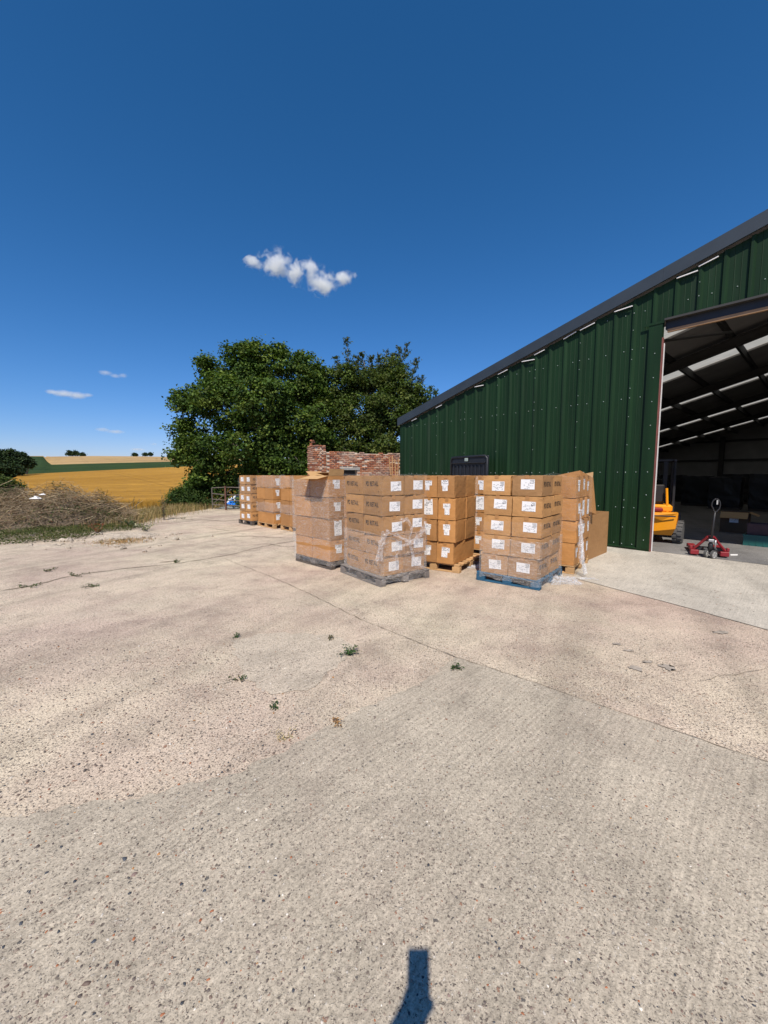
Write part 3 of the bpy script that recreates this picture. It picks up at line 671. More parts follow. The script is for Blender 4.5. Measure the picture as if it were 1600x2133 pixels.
def film_ring(C, ang, LR, LL, z0, z1, ins, mat, label, seed, amp=.012, wave=.03, sides=(1,1,1,1), nz=10):
    """film wound round a stack; z0/z1 its lower and upper edge, which wander"""
    uR = Vector((math.cos(ang), math.sin(ang), 0)); uL = Vector((-uR.y, uR.x, 0)); e = .02
    cs = [(-e, LL+e), (-e, -e), (LR+e, -e), (LR+e, LL+e)]; pts = []
    for a in range(4):
        if not sides[a]: continue
        p, q = Vector(cs[a]), Vector(cs[(a+1)%4]); nrm = Vector((q-p)).normalized(); nrm = Vector((nrm.y, -nrm.x)); k = 22
        for i in range(k + (1 if a == 3 or not sides[(a+1)%4] else 0)):
            pts.append((p.lerp(q, i/k), nrm, min(i, k-i)/k))
    V = []; F = []; m = nz+1
    for idx, (p, nrm, ed) in enumerate(pts):
        lo = z0 + wave*mnoise.noise(Vector((idx*.13, seed, 0))); hi = z1 + wave*mnoise.noise(Vector((idx*.11, seed, 7)))
        for k in range(m):
            z = lo + (hi-lo)*k/nz; dn = amp*(.25+abs(mnoise.noise(Vector((p.x*5, p.y*5, z*4+seed)))) * 1.6)*(0.35 + min(1, ed*6)*.65)
            w_ = Vector((ins[0]+p.x+nrm.x*dn, ins[1]+p.y+nrm.y*dn)); V.append(tuple(C + uR*w_.x + uL*w_.y + Vector((0,0,z))))
    n_ = len(pts); closed = all(sides)
    for i in range(n_ if closed else n_-1):
        for k in range(nz): F.append((i*m+k, ((i+1)%n_)*m+k, ((i+1)%n_)*m+k+1, i*m+k+1))
    me = bpy.data.meshes.new('stretch_film'); me.from_pydata(V, [], F); me.materials.append(mat)
    return tag(link('stretch_film', me, smooth=True), label, 'plastic film', 'stretch film round the stacks')
def crumple(name, c, sx, sy, sz_, seed, mat, label, n=26, cat='plastic film', base=0.004):
    """loose heap of plastic sheet lying at c"""
    V = []; F = []
    for i in range(n+1):
        for j in range(n+1):
            u, v = i/n*2-1, j/n*2-1; r = max(abs(u), abs(v)); p = Vector((u*3.1+seed, v*3.1, seed*.7))
            h = abs(mnoise.noise(p*1.1)) + .6*abs(mnoise.noise(p*2.7)); fall = max(0, 1-r**2.5)
            x = c[0] + u*sx*(1+.35*mnoise.noise(p*.8+Vector((9,0,0)))) + .09*sx*mnoise.noise(p*3); y = c[1] + v*sy*(1+.35*mnoise.noise(p*.8+Vector((0,5,0))))
            V.append((x, y, c[2] + base + sz_*h*(fall*.9+.06)))
    for i in range(n):
        for j in range(n): F.append((i*(n+1)+j, (i+1)*(n+1)+j, (i+1)*(n+1)+j+1, i*(n+1)+j+1))
    me = bpy.data.meshes.new(name); me.from_pydata(V, [], F); me.materials.append(mat); return tag(link(name, me), label, cat)
def ribbon(name, pts, wd, mat, label, seed, parent=None, twist=2.5):
    """bunched strand of film running through pts: a gathered, pleated band"""
    P = [Vector(p) for p in pts]; L = []
    for a, b in zip(P[:-1], P[1:]):
        for i in range(8): L.append(a.lerp(b, i/8))
    L.append(P[-1]); V = []; F = []; m = 7
    for i, p in enumerate(L):
        t = (L[min(i+1,len(L)-1)]-L[max(i-1,0)]).normalized(); u = t.cross(Vector((.3,-.9,.2))).normalized(); w_ = t.cross(u)
        a = twist*mnoise.noise(Vector((i*.12, seed, 0))); uu = u*math.cos(a)+w_*math.sin(a); ww = t.cross(uu); wi = wd*(.6+.8*abs(mnoise.noise(Vector((i*.2, seed, 3)))))
        for k in range(m): V.append(tuple(p + uu*(k/(m-1)-.5)*wi + ww*wi*.3*(1 if k%2 else -1)*mnoise.noise(Vector((i*.3, k*1.3, seed)))*1.5))
    for i in range(len(L)-1):
        for k in range(m-1): F.append((i*m+k, (i+1)*m+k, (i+1)*m+k+1, i*m+k+1))
    me = bpy.data.meshes.new(name); me.from_pydata(V, [], F); me.materials.append(mat); o = link(name, me, parent)
    if label: tag(o, label, 'plastic film')
    return o

V3 = lambda x, y, z=0.0: Vector((x, y, z))
# front left: the wrapped PD RETAIL stack on the grey pallet
C5, A5 = gp(793,1224), R(36.5)
make_pallet(C5, A5, 1.0, 1.2, M['wood_grey'], 'weathered grey wooden pallet under the front PD RETAIL stack')
make_stack(C5, A5, 2, 2, .535, .43, .307, 5, 'PD', 'PD', 'label', 'front stack on grey pallet', (.05,.02), 5, group='cartons on the grey pallet')
film_ring(C5, A5, .86, 1.07, .16, 1.70, (.05,.02), M['film_light'], 'clear stretch film round the front stack on the grey pallet', 51)
film_ring(C5, A5, .86, 1.07, .04, .80, (.05,.02), M['film'], 'milky stretch film round the foot of the front stack on the grey pallet', 52, .03, .04)
uR5 = V3(math.cos(A5), math.sin(A5)); uL5 = V3(-uR5.y, uR5.x)
def on5(r_, z, o=.05): return C5 + uR5*(.05+r_) + uL5*(.02-o) + V3(0,0,z)
knot = thing('film_knot', 'knotted white strand of stretch film hanging on the front stack labels', 'plastic film', on5(.47,.62,.05))
kb = on5(.47,.62,.05); rel = lambda p: p - kb
for nm, pts, wd, sd in (('strand',[on5(.02,.84,.05),on5(.2,.80,.07),on5(.47,.64,.08),on5(.68,.74,.07),on5(.86,.90,.04)],.12,1),('strand',[on5(.30,.99,.05),on5(.42,1.0,.07),on5(.50,.88,.08),on5(.46,.64,.08)],.08,2),
    ('strand',[on5(.47,.63,.08),on5(.3,.60,.07),on5(.22,.46,.07),on5(.23,.24,.05)],.05,3),('strand',[on5(.47,.63,.08),on5(.55,.4,.07),on5(.68,.24,.06),on5(.8,.2,.05)],.07,4),('strand',[on5(.02,.84,.05),on5(-.06,.66,.06),on5(-.1,.42,.04)],.17,5)):
    ribbon(nm, [rel(p) for p in pts], wd, M['film_white'], None, sd, knot)
# front right: the PD RETAIL stack on the blue pallet
C8, A8 = gp(1124,1231), R(51.5)
make_pallet(C8, A8, 1.2, 1.0, M['wood_blue'], 'blue painted wooden pallet with film spilling over its side')
make_stack(C8, A8, 2, 2, .455, .53, .307, 5, 'PD', 'label', 'PD', 'stack on blue pallet', (.01,.01), 8, group='cartons on the blue pallet')
film_ring(C8, A8, 1.06, .91, .06, .70, (.01,.01), M['film'], 'milky stretch film round the lower rows on the blue pallet', 81, .028, .16)
film_ring(C8, A8, 1.06, .91, .6, 1.0, (.01,.01), M['film_light'], 'loose clear stretch film round the middle of the blue pallet stack', 82, .02, .2)
# second row: open carton stack on the left
C4, A4 = gp(690,1188), R(45)
make_pallet(C4, A4, 1.1, 1.15, M['wood_dark'], 'dark stained pallet under the stack with the open top flap')
make_stack(C4, A4, 2, 3, .56, .345, .383, 4, 'B', 'plain', 'label', 'stack with open top flap', (.0,.02), 4, skip=((3,0,0),), lean=-.008, group='cartons on the dark pallet')
film_ring(C4, A4, 1.04, 1.12, .42, 1.60, (-.02,.02), M['film'], 'wide stretch film round the stack with the open top flap', 41, .02, .04)
film_ring(C4, A4, 1.04, 1.12, .06, .36, (.0,.02), M['film'], 'grimy stretch film round the foot of the open flap stack', 42, .02, .05)
uR4 = V3(math.cos(A4), math.sin(A4)); uL4 = V3(-uR4.y, uR4.x)
def open_carton(name, label, loc, ang, sx, sy, sz_, flaps, lab=None, group=None, mat=None):
    """carton with its top open; flaps: (side, angle from vertical outward, length)"""
    t = thing(name, label, 'carton', loc, ang, group); mat = mat or M['card']; th = .006; mb = MB()
    mb.box((0,0,th/2),(sx,sy,th)); mb.box((-sx/2+th/2,0,sz_/2+th/2),(th,sy,sz_-th)); mb.box((sx/2-th/2,0,sz_/2+th/2),(th,sy,sz_-th)); mb.box((0,-sy/2+th/2,sz_/2+th/2),(sx-2*th,th,sz_-th)); mb.box((0,sy/2-th/2,sz_/2+th/2),(sx-2*th,th,sz_-th))
    mb.build('body', mat, t)
    for side, a, ln in flaps:
        f = MB(); w_ = (sy if side in 'LB' else sx) - .012
        f.box((0,0,ln/2),(w_,.005,ln)); o = f.build('flap', M['card_in'], t)
        pos, rz = {'L': ((-sx/2,0,sz_), R(-90)), 'B': ((sx/2,0,sz_), R(90)), 'R': ((0,-sy/2,sz_), 0), 'K': ((0,sy/2,sz_), R(180))}[side]
        o.matrix_local = Matrix.Translation(pos) @ Matrix.Rotation(rz, 4, 'Z') @ Matrix.Rotation(R(a), 4, 'X')
    if lab:
        sl = decor(t, lab[0], 'R', 0, sz_*.62, sx, sy, .002, 1.0, 0, 'shipping_label')
        for pr_ in lab[1:]:
            o = bpy.data.objects.new('print', pr_); COL.objects.link(o); o.parent = sl; o.location = (0, 0, .0012)
    return t
p = C4 + uR4*(.345/2-.02) + uL4*(.02+.28) + V3(0,0,.147+.383*3)
oc = open_carton('open_carton', 'open carton with flaps sticking out, topmost at near corner of its stack', p, A4, .34, .555, .375, (('L', 103, .24), ('R', 10, .12), ('K', 60, .16), ('B', -75, .22)), LAB['step'][2], 'cartons on the dark pallet')
# behind: stack on the bare wooden pallet
C6, A6 = gp(957,1195), R(57)
make_pallet(C6, A6, 1.2, 1.0, M['wood'], 'new bare wood pallet behind the front stack, in the middle')
make_stack(C6, A6, 3, 2, .335, .5, .383, 4, 'B', 'label', 'plain', 'stack on bare wood pallet', (-.04,.08), 6, group='cartons on the bare wood pallet')
film_ring(C6, A6, 1.0, 1.005, .52, 1.66, (-.04,.08), M['film'], 'stretch film round the upper rows on the bare wood pallet', 61, .022, .06, (0,0,1,1))
# half hidden between them
C7, A7 = V3(2.13, 8.12), R(57)
make_pallet(C7, A7, 1.2, 1.0, M['wood'], 'hidden wood pallet between the bare wood and blue pallets')
make_stack(C7, A7, 3, 2, .335, .5, .383, 4, 'B', 'label', 'plain', 'half hidden stack between bare wood and blue pallets', (.0,.03), 7, group='cartons on the half hidden pallet')
# right: stack whose film has slid down
C9, A9 = gp(1195,1197), R(52)
make_pallet(C9, A9, 1.15, 1.1, M['wood'], 'wood pallet at the right end of the front row by the shed')
make_stack(C9, A9, 2, 3, .52, .36, .383, 4, 'B', 'plain', 'label', 'right end stack beside the large carton', (.02,.0), 9, group='cartons on the right end pallet')
film_ring(C9, A9, 1.09, 1.05, .75, 1.67, (.02,.0), M['film_light'], 'stretch film round the right end stack beside the large carton', 91, .02, .1, (1,1,1,1))
uR9 = V3(math.cos(A9), math.sin(A9)); uL9 = V3(-uR9.y, uR9.x)
tl = thing('film_tail', 'shiny tail of stretch film hanging down the right end stack corner', 'plastic film', C9)
for i, (o, wd) in enumerate(((.0,.12),(.07,.09),(.15,.07))):
    pts = [uR9*(o+.02)-uL9*.05+V3(0,0,1.12-.1*i), uR9*(o-.0)-uL9*.07+V3(0,0,.85), uR9*(o-.04)-uL9*.09+V3(0,0,.55), uR9*(o-.09)-uL9*.13+V3(0,0,.28), uR9*(o-.16)-uL9*.2+V3(0,0,.06)]
    ribbon('strand', pts, wd, M['film_white'], None, 30+i, tl)
crumple('film_heap', gp(1172,1212), .26, .2, .13, 3, M['film_white'], 'crumpled heap of white film on the ground beside the blue pallet', 34)
crumple('film_scrap', gp(1222,1206), .16, .07, .03, 6, M['film_white'], 'small flat scrap of film on the concrete right of the blue pallet', 14)
crumple('film_scrap', gp(990,1182), .14, .12, .09, 8, M['film_white'], 'small ball of film between the bare wood and blue pallets', 18)
# far left row
C1, A1 = gp(525,1095), R(45); C2, A2 = gp(571,1102), R(42); C3, A3 = V3(-2.42, 11.42), R(42)
make_pallet(C1, A1, 1.2, 1.0, M['wood_dark'], 'dark pallet under the farthest left stack')
make_stack(C1, A1, 2, 2, .42, .53, .307, 5, 'PD', 'label', 'PD', 'farthest left stack near the gate', (.0,.02), 1, group='cartons on the farthest left pallet')
film_ring(C1, A1, 1.06, .84, .7, 1.6, (.0,.02), M['film_light'], 'stretch film round the farthest left stack near the gate', 15)
make_pallet(C2, A2, 1.1, 1.2, M['wood'], 'wood pallet under the second stack from the left')
make_stack(C2, A2, 2, 3, .57, .345, .383, 4, 'B', 'plain', 'label', 'second stack from the left', (.0,.03), 2, group='cartons on the second pallet from the left')
film_ring(C2, A2, 1.04, 1.14, 1.28, 1.66, (.0,.03), M['film'], 'upper band of stretch film on the second stack from the left', 21, .02, .05)
film_ring(C2, A2, 1.04, 1.14, .5, .82, (.0,.03), M['film'], 'lower band of stretch film on the second stack from the left', 22, .02, .05)
make_pallet(C3, A3, 1.1, 1.2, M['wood'], 'wood pallet under the third stack from the left')
make_stack(C3, A3, 2, 3, .57, .345, .383, 4, 'B', 'plain', 'label', 'third stack from the left', (.0,.03), 3, group='cartons on the third pallet from the left')
film_ring(C3, A3, 1.04, 1.14, 1.3, 1.66, (.0,.03), M['film'], 'upper band of stretch film on the third stack from the left', 31, .02, .08)
film_ring(C3, A3, 1.04, 1.14, .5, .8, (.0,.03), M['film'], 'lower band of stretch film on the third stack from the left', 32, .02, .05)
# big open cartons by the shed wall
a_, b_ = gp(1224,1168), gp(1264,1151); dd = (b_-a_); ab = math.atan2(dd.y, dd.x); uB = dd.normalized(); uK = V3(-uB.y, uB.x)
ctr = a_ + uB*dd.length/2 + uK*.3
open_carton('large_carton', 'large open carton standing on the ground against the shed', ctr, ab, dd.length, .6, .9, (('K', -10, .3),), None, None, M['card_pd'])
tc_ = open_carton('tipped_carton', 'open carton tipped up on top of the large carton by the shed', V3(0,0,0), 0, .62, .45, .74, (('B', 20, .14),), None, None, M['card'])
tc_.matrix_world = Matrix.Translation(gp(1245,1071,.93)) @ Matrix.Rotation(ab-R(4), 4, 'Z') @ Matrix.Rotation(R(13), 4, 'Y') @ Matrix.Rotation(R(-12), 4, 'X') @ Matrix.Translation((-.31, .25, 0))
# black ribbed lid standing against the shed
lp = [W(5.22,-.5,0), W(3.88,-.5,0)]; lc = (lp[0]+lp[1])/2; la = math.atan2(-D.y, -D.x)
M['black_plastic'] = simple('black_plastic', (0.012, 0.013, 0.017), 0.45, nz=(4, 0.3), bump=(20, .2, .01))
lid = thing('ribbed_lid', 'tall black ribbed plastic liner panel standing upright against the green shed', 'plastic panel', lc, la)
LW = (lp[1]-lp[0]).length
mb = MB(); mb.cbox((0,.03,1.12),(LW,.05,2.24),.02); mb.build('panel', M['black_plastic'], lid)
mb = MB(); mb.tube([(-LW/2+.03,0,.05),(-LW/2+.03,0,2.14),(-LW/2+.1,0,2.21),(LW/2-.1,0,2.23),(LW/2-.03,0,2.16),(LW/2-.03,0,.05)], .035, 8); mb.build('rim', M['black_plastic'], lid, True)
mb = MB(); mb.cbox((0,-.03,2.04),(LW-.16,.07,.03),.01); mb.build('cross_rail', M['black_plastic'], lid)
for i in range(9):
    mb = MB(); mb.cbox((-LW/2+.14+(LW-.28)*i/8,-.012,1.0),(.05,.03,1.95),.012); mb.build('rib', M['black_plastic'], lid)
mb = MB(); mb.cbox((-.05,-.04,2.13),(.11,.05,.1),.012); mb.build('catch', M['screw'], lid)

# ------------------------------------------------------------------ forklift behind the door jamb
M['orange'] = simple('orange_yellow_paint', (0.80, 0.31, 0.008), 0.4, nz=(2, 0.12))
M['tyre'] = simple('grey_solid_rubber', (0.085, 0.083, 0.08), 0.85, nz=(8, 0.3))
M['dark'] = simple('dark_paint_and_shade', (0.02, 0.02, 0.022), 0.5, nz=(5, 0.3))  # also the painted shade in the brick wall opening
M['seat'] = simple('black_vinyl', (0.02, 0.016, 0.015), 0.5)
M['red'] = simple('red_machine_paint', (0.24, 0.012, 0.018), 0.5, nz=(3, 0.2), dirt=((0.12, 0.02, 0.02), 6, 0.6))
M['steel'] = simple('bare_steel', (0.35, 0.35, 0.36), 0.4, 0.7)
M['hub'] = simple('pale_nylon_hub', (0.42, 0.41, 0.39), 0.5)
FH = R(58); fh = V3(math.cos(FH), math.sin(FH)); fr = V3(fh.y, -fh.x)
wheel_at = gp(1411, 1132); F0 = wheel_at - fr*.55 - fh*.40
fk = thing('forklift', 'orange forklift half hidden behind the doorway edge, its back to the yard', 'forklift', F0, FH - R(90))   # local: x right, y forward
def cham(pts, z0, z1): return MB().prism([(x, y, z0) for x, y in pts], (0,0,z1-z0))
mb = MB(); mb.prism([(-.40,.14,.22),(.40,.14,.22),(.46,.0,.40),(.50,-.04,.62),(.50,0,.78),(-.50,0,.78),(-.50,-.04,.62),(-.46,.0,.40)], (0,.30,0)); cw = mb.build('counterweight', M['orange'], fk)
mb = MB(); mb.cbox((0,-.045,.70),(.9,.02,.03),.008); mb.build('groove', M['dark'], cw)
mb = MB(); mb.cbox((0,1.05,.52),(.78,1.1,.46),.04); mb.build('chassis', M['orange'], fk)
mb = MB(); mb.cbox((0,.55,.86),(.8,.55,.18),.04); mb.cbox((-.32,.3,.95),(.12,.3,.32),.03); mb.build('hood', M['orange'], fk)
for sx in (-1, 1):
    for yy, r_, wd, st in ((.40,.28,.2,R(-10)),(1.6,.33,.24,0)):
        mb = MB(); n_ = 26
        ax = V3(math.cos(st), math.sin(st))
        cpos = V3(sx*.55, yy, r_)
        mb.lathe([(-wd/2,r_*.62),(-wd/2,r_*.9),(-wd/2+.03,r_),(wd/2-.03,r_),(wd/2,r_*.9),(wd/2,r_*.62)], cpos, ax, n_)
        wh = mb.build('wheel', M['tyre'], fk, False)
        tr = MB()
        for k in range(16):
            for sg in (-1,1):
                a = 2*math.pi*(k+.25*sg)/16; rad = ax.orthogonal().normalized(); up_ = ax.cross(rad); dv = rad*math.cos(a)+up_*math.sin(a); tg = ax.cross(dv)
                m3 = Matrix((tg, ax, dv)).transposed(); tr.box(cpos + dv*(r_+.004) + ax*sg*wd*.26, (.05,wd*.44,.022), m3)
        tr.build('tread', M['tyre'], wh)
        hb = MB(); hb.lathe([(sx*wd*.15,r_*.58),(sx*wd*.35,r_*.55),(sx*wd*.3,r_*.3),(sx*wd*.48,r_*.22),(sx*wd*.48,.02)], cpos, ax, 18); hb.build('rim', M['tyre'], wh)
for sx in (-1, 1):
    mb = MB(); mb.tube([(sx*.30,.30,.78),(sx*.26,.36,1.36)], .028, 6); mb.build('engine_post', M['orange'], fk)
    mb = MB(); mb.tube([(sx*.42,.50,.74),(sx*.42,.6,2.05)], .028, 6); mb.build('guard_post', M['dark'], fk)
    mb = MB(); mb.tube([(sx*.42,1.55,.75),(sx*.42,1.35,2.05)], .03, 6); mb.build('guard_post', M['dark'], fk)
    mb = MB(); mb.box((sx*.3,1.95,1.1),(.1,.16,2.0)); mb.build('mast_rail', M['dark'], fk)
    mb = MB(); mb.box((sx*.25,2.6,.06),(.11,1.1,.045)); mb.box((sx*.25,2.06,.3),(.11,.05,.5)); mb.build('fork', M['dark'], fk)
mb = MB()
for i in range(7): mb.box((0,.65+i*.13,2.06),(.84,.035,.03))
for sx in (-1,1): mb.box((sx*.42,1.0,2.05),(.05,.95,.05))
mb.build('overhead_guard', M['dark'], fk)
mb = MB(); mb.cbox((0,.72,1.0),(.46,.44,.12),.03); mb.cbox((0,.5,1.22),(.46,.1,.45),.03); mb.build('seat', M['seat'], fk)
mb = MB(); mb.lathe([(-.012,.16),(.012,.16)], (0,1.2,1.2), (0,-.5,1), 16); mb.tube([(0,1.3,.7),(0,1.2,1.2)], .025, 6); mb.build('steering_wheel', M['dark'], fk)
mb = MB(); mb.cbox((.1,.12,.84),(.2,.2,.1),.03); mb.build('rear_lamp', M['red'], fk)

# ------------------------------------------------------------------ red pallet truck in the doorway
tw = gp(1479, 1163); PH = R(238); ph = V3(math.cos(PH), math.sin(PH))
pt = thing('pallet_truck', 'red hand pallet truck with upright black handle parked in the shed doorway', 'pallet truck', tw, PH + R(90)); pt.scale = (.78, .78, .86)   # local -y towards the handle side
for sx in (-.075, .075):
    mb = MB(); mb.lathe([(-.025,.07),(-.025,.1),(.025,.1),(.025,.07)], (sx*.8,-sx*.75,.1), (.75,-.66,0), 22); wh = mb.build('steer_wheel', M['tyre'], pt)
    mb = MB(); mb.lathe([(-.027,.072),(.027,.072)], (sx*.8,-sx*.75,.1), (.75,-.66,0), 18); hb = mb.build('hub', M['hub'], wh)
    mb = MB()
    for k in range(5):
        a = k*2*math.pi/5; mb.lathe([(-.029,.014),(.029,.014)], (sx*.8+.045*math.cos(a)*.66, -sx*.75+.045*math.cos(a)*.75, .1+.045*math.sin(a)), (.75,-.66,0), 8)
    mb.build('hub_hole', M['dark'], wh)
    mb = MB(); mb.lathe([(-.03,.02),(.03,.02)], (sx*.8,-sx*.75,.1), (.75,-.66,0), 10); mb.build('axle_cap', M['steel'], wh)
for sx in (-1, 1):
    mb = MB(); mb.prism([(sx*.20,.30,.075),(sx*.36,.30,.075),(sx*.36,.30,.155),(sx*.20,.30,.155)], (0,1.12,0)); mb.prism([(sx*.20,1.42,.075),(sx*.36,1.42,.075),(sx*.36,1.42,.15),(sx*.20,1.42,.15)], (0,.12,-.03)); mb.build('fork', M['red'], pt)
    mb = MB(); mb.tube([(sx*.06,.08,.50),(sx*.15,.16,.38),(sx*.36,.24,.13)], [.03,.032,.034], 6); mb.build('brace_arm', M['red'], pt)
    mb = MB(); mb.cbox((sx*.31,.22,.10),(.18,.16,.11),.012); mb.build('foot_plate', M['red'], pt)
    mb = MB(); mb.cbox((sx*.38,.24,.2),(.06,.1,.09),.012); mb.build('lug', M['red'], pt)
    mb = MB(); mb.lathe([(-.035,.04),(.035,.04)], (sx*.28,1.3,.045), (1,0,0), 12); mb.build('load_roller', M['hub'], pt)
mb = MB(); mb.cbox((0,.16,.47),(.2,.14,.1),.03); mb.build('bridge', M['red'], pt)
mb = MB(); mb.cbox((0,.27,.19),(.68,.05,.1),.01); mb.cbox((0,.15,.2),(.3,.2,.07),.02); mb.build('cross_frame', M['dark'], pt)
mb = MB(); mb.lathe([(0,.055),(.18,.055),(.2,.035),(.34,.03),(.36,.05)], (0,.06,.16), (0,0,1), 14); mb.build('pump', M['dark'], pt, True)
mb = MB(); mb.lathe([(0,.02),(.22,.02)], (.09,.02,.22), (0,0,1), 10); mb.build('piston', M['steel'], pt, True)
mb = MB(); mb.tube([(0,.02,.42),(.015,.0,.8),(.03,-.02,1.1)], [.028,.024,.022], 8); mb.build('handle_shaft', M['dark'], pt, True)
mb = MB(); c_ = (.035,-.03,1.27); loop = [(c_[0]+.085*math.sin(a)*(1.0 if math.cos(a) > -.5 else .7), c_[1], c_[2]+.17*math.cos(a)*(.8 if math.cos(a)>0 else 1)) for a in [i*2*math.pi/18 for i in range(19)]]
mb.tube(loop, .014, 6); mb.build('handle_loop', M['dark'], pt, True)
mb = MB(); mb.box((c_[0]+.02,c_[1]-.02,c_[2]+.06),(.03,.012,.1)); mb.build('release_lever', M['hub'], pt)
mb = MB(); mb.cbox((0,.02,.42),(.13,.1,.07),.015); mb.build('handle_pivot', M['steel'], pt)
# paper scrap beside it
tag(sheet('paper_scrap', [p_[:2] for p_ in (gp(1521,1156), gp(1537,1156), gp(1536,1159), gp(1522,1159))], .018, M['paper']), 'white scrap of paper on the shed floor beside the pallet truck', 'paper')

# ------------------------------------------------------------------ goods stored inside the shed
M['black_wrap'] = simple('black_wrap_film', (0.011, 0.010, 0.010), 0.5, nz=(3, 0.4), bump=(6, 0.4, .03))
M['teal'] = simple('teal_plastic', (0.012, 0.10, 0.09), 0.5, nz=(3, 0.2))
M['maroon'] = simple('dull_maroon_board', (0.06, 0.03, 0.035), 0.7)
M['card_dark'] = simple('shaded_brown_card', (0.14, 0.075, 0.035), 0.8, nz=(3, 0.2))  # cardboard darkened in its colour for the shade inside the shed
def wrapped(s, t, sx, sy, h, seed, label):
    th = thing('wrapped_load', label, 'wrapped pallet', W(s, t, .012), math.atan2(D.y, D.x), 'black wrapped loads stored in the shed'); q = random.Random(seed)
    bm = bmesh.new(); bmesh.ops.create_cube(bm, size=1.0); bmesh.ops.subdivide_edges(bm, edges=bm.edges[:], cuts=7, use_grid_fill=True)
    for v in bm.verts:
        v.co = Vector((v.co.x*sx, v.co.y*sy, (v.co.z+.5)*h)); v.co += Vector((1,1,.6))*.045*mnoise.noise(v.co*3.1+Vector((seed,0,0)))
    MB().addbm(bm, (0,0,.13)).build('load', M['black_wrap'], th)
    for y in (-.4,0,.4):
        mb = MB(); mb.box((0,y*sy,.06),(sx,.1,.12)); mb.build('runner', M['wood_dark'], th)
for i, (s_, t_, sx, sy, h, lb) in enumerate([(3.1,12.5,1.1,1.1,1.35,'black wrapped load nearest the forklift mast'),(0.9,15.5,1.2,1.1,1.45,'black wrapped load behind the carton with open flaps'),(-.6,15.4,1.2,1.1,1.6,'tall black wrapped load in the middle of the shed'),
    (2.4,17.5,1.2,1.2,1.5,'black wrapped load in the row at the shed back'),(-2.2,15,1.2,1.1,1.5,'black wrapped load behind the teal crates'),(4.3,21,1.2,1.2,1.55,'black wrapped load far back left in the shed'),(-2.4,9.8,1.2,1.1,2.1,'tallest black wrapped load right of the carton'),(-3.8,10.5,1.2,1.1,1.7,'black wrapped load at the right edge of the doorway view'),(1.2,21,1.2,1.2,1.6,'black wrapped load far back in the shed middle'),(-1.2,21.5,1.2,1.2,1.65,'black wrapped load far back right in the shed')]):
    wrapped(s_, t_, sx, sy, h, i+1, lb)
open_carton('shed_carton', 'brown carton with folded flaps and white label deep in the shed', W(-.75,5.3,.014), math.atan2(-D.y,-D.x), .62, .5, .6, (('L',115,.22),('B',115,.22),('R',140,.22)), LAB['pd'][0], None, M['card_dark'])
def crate(s, t, z, label, mat):
    o = thing('plastic_crate', label, 'crate', W(s, t, z), math.atan2(-D.y, -D.x)); sx, sy, h = .6, .4, .26
    mb = MB(); mb.box((0,0,.01),(sx,sy,.02))
    for y in (-sy/2+.01, sy/2-.01): mb.box((0,y,h/2+.01),(sx,.02,h-.02))
    for x in (-sx/2+.01, sx/2-.01): mb.box((x,0,h/2+.01),(.02,sy-.04,h-.02))
    mb.build('body', mat, o)
    mb = MB()
    for y in (-sy/2-.006, sy/2+.006): mb.box((0,y,h-.02),(sx+.024,.012,.04))
    for x in (-sx/2-.006, sx/2+.006): mb.box((x,0,h-.02),(.012,sy,.04))
    mb.build('rim', mat, o)
    for i in range(4):
        mb = MB(); mb.box((-sx/2+.12+i*.12,-sy/2-.004,h*.42),(.02,.008,h*.7)); mb.build('rib', mat, o)
crate(-1.55, 2.75, .012, 'teal plastic crate on the shed floor at the right edge', M['teal']); crate(-2.2, 2.8, .012, 'teal plastic crate at the edge, farther right', M['teal'])
crate(-1.6, 2.8, .275, 'dull maroon crate stacked on the left teal crate', M['maroon'])

# ------------------------------------------------------------------ ruined brick wall
def brickmat(name):
    m, n, out = newmat(name); r_ = n('ObjectInfo').outputs['Random']; tc = n('TexCoord').outputs['Object']
    c = n.ramp(r_, [(0, (0.25,0.09,0.05)), (.2, (0.40,0.165,0.085)), (.45, (0.32,0.115,0.062)), (.62, (0.46,0.235,0.135)), (.78, (0.17,0.08,0.055)), (.9, (0.52,0.36,0.26))], 'CONSTANT')
    P = n('NewGeometry').outputs['Position']
    c = n.mix(n.ramp(n.noise(P, 1.3, 6, .7).outputs[0], [(.5,0),(.66,.6)]), c, (.50,.42,.35))
    c = n.mix(1.0, c, n.ramp(n.noise(tc, 20, 4).outputs[0], [(.3,.7),(.7,1.2)]), 'MULTIPLY')
    principled(n, out, c, .9, 0, .2, n('Bump', {'Strength': .6, 'Distance': .01, 'Height': n.noise(tc, 40, 4).outputs[0]}).outputs[0]); return m
M['brick'] = brickmat('old_red_brick'); M['mortar'] = simple('lime_mortar', (0.58, 0.49, 0.39), 0.95, nz=(9, .35), bump=(30,.5,.02))
BA, BB = at(681, 990, 16.0), at(836, 990, 17.6); BA.z = BB.z = 0; bd_ = (BB-BA); BL = bd_.length; bu = bd_.normalized(); bn = V3(bu.y, -bu.x)   # bn faces the yard
bw = thing('brick_wall', 'ruined red brick wall with pale mortar between the trees and the shed', 'wall', BA, math.atan2(bu.y, bu.x))
BT = 2.66; OX0, OX1, OZ0, OZ1 = .68, 1.34, 1.3, 1.96
def core(x0, x1, z0, z1): return MB().box(((x0+x1)/2, .16, (z0+z1)/2), (x1-x0, .28, z1-z0))
for (x0,x1,z0,z1) in ((0,OX0,0,BT-.06),(OX1,BL,0,BT-.08),(OX0,OX1,0,OZ0),(OX0,OX1,OZ1,BT-.05)): core(x0,x1,z0,z1).build('mortar_core', M['mortar'], bw)
mb = MB(); mb.box(((OX0+OX1)/2, .13, OZ1-.02), (OX1-OX0+.2, .3, .09)); mb.build('lintel', simple('grey_stone_lintel', (.3,.29,.27), .9), bw)
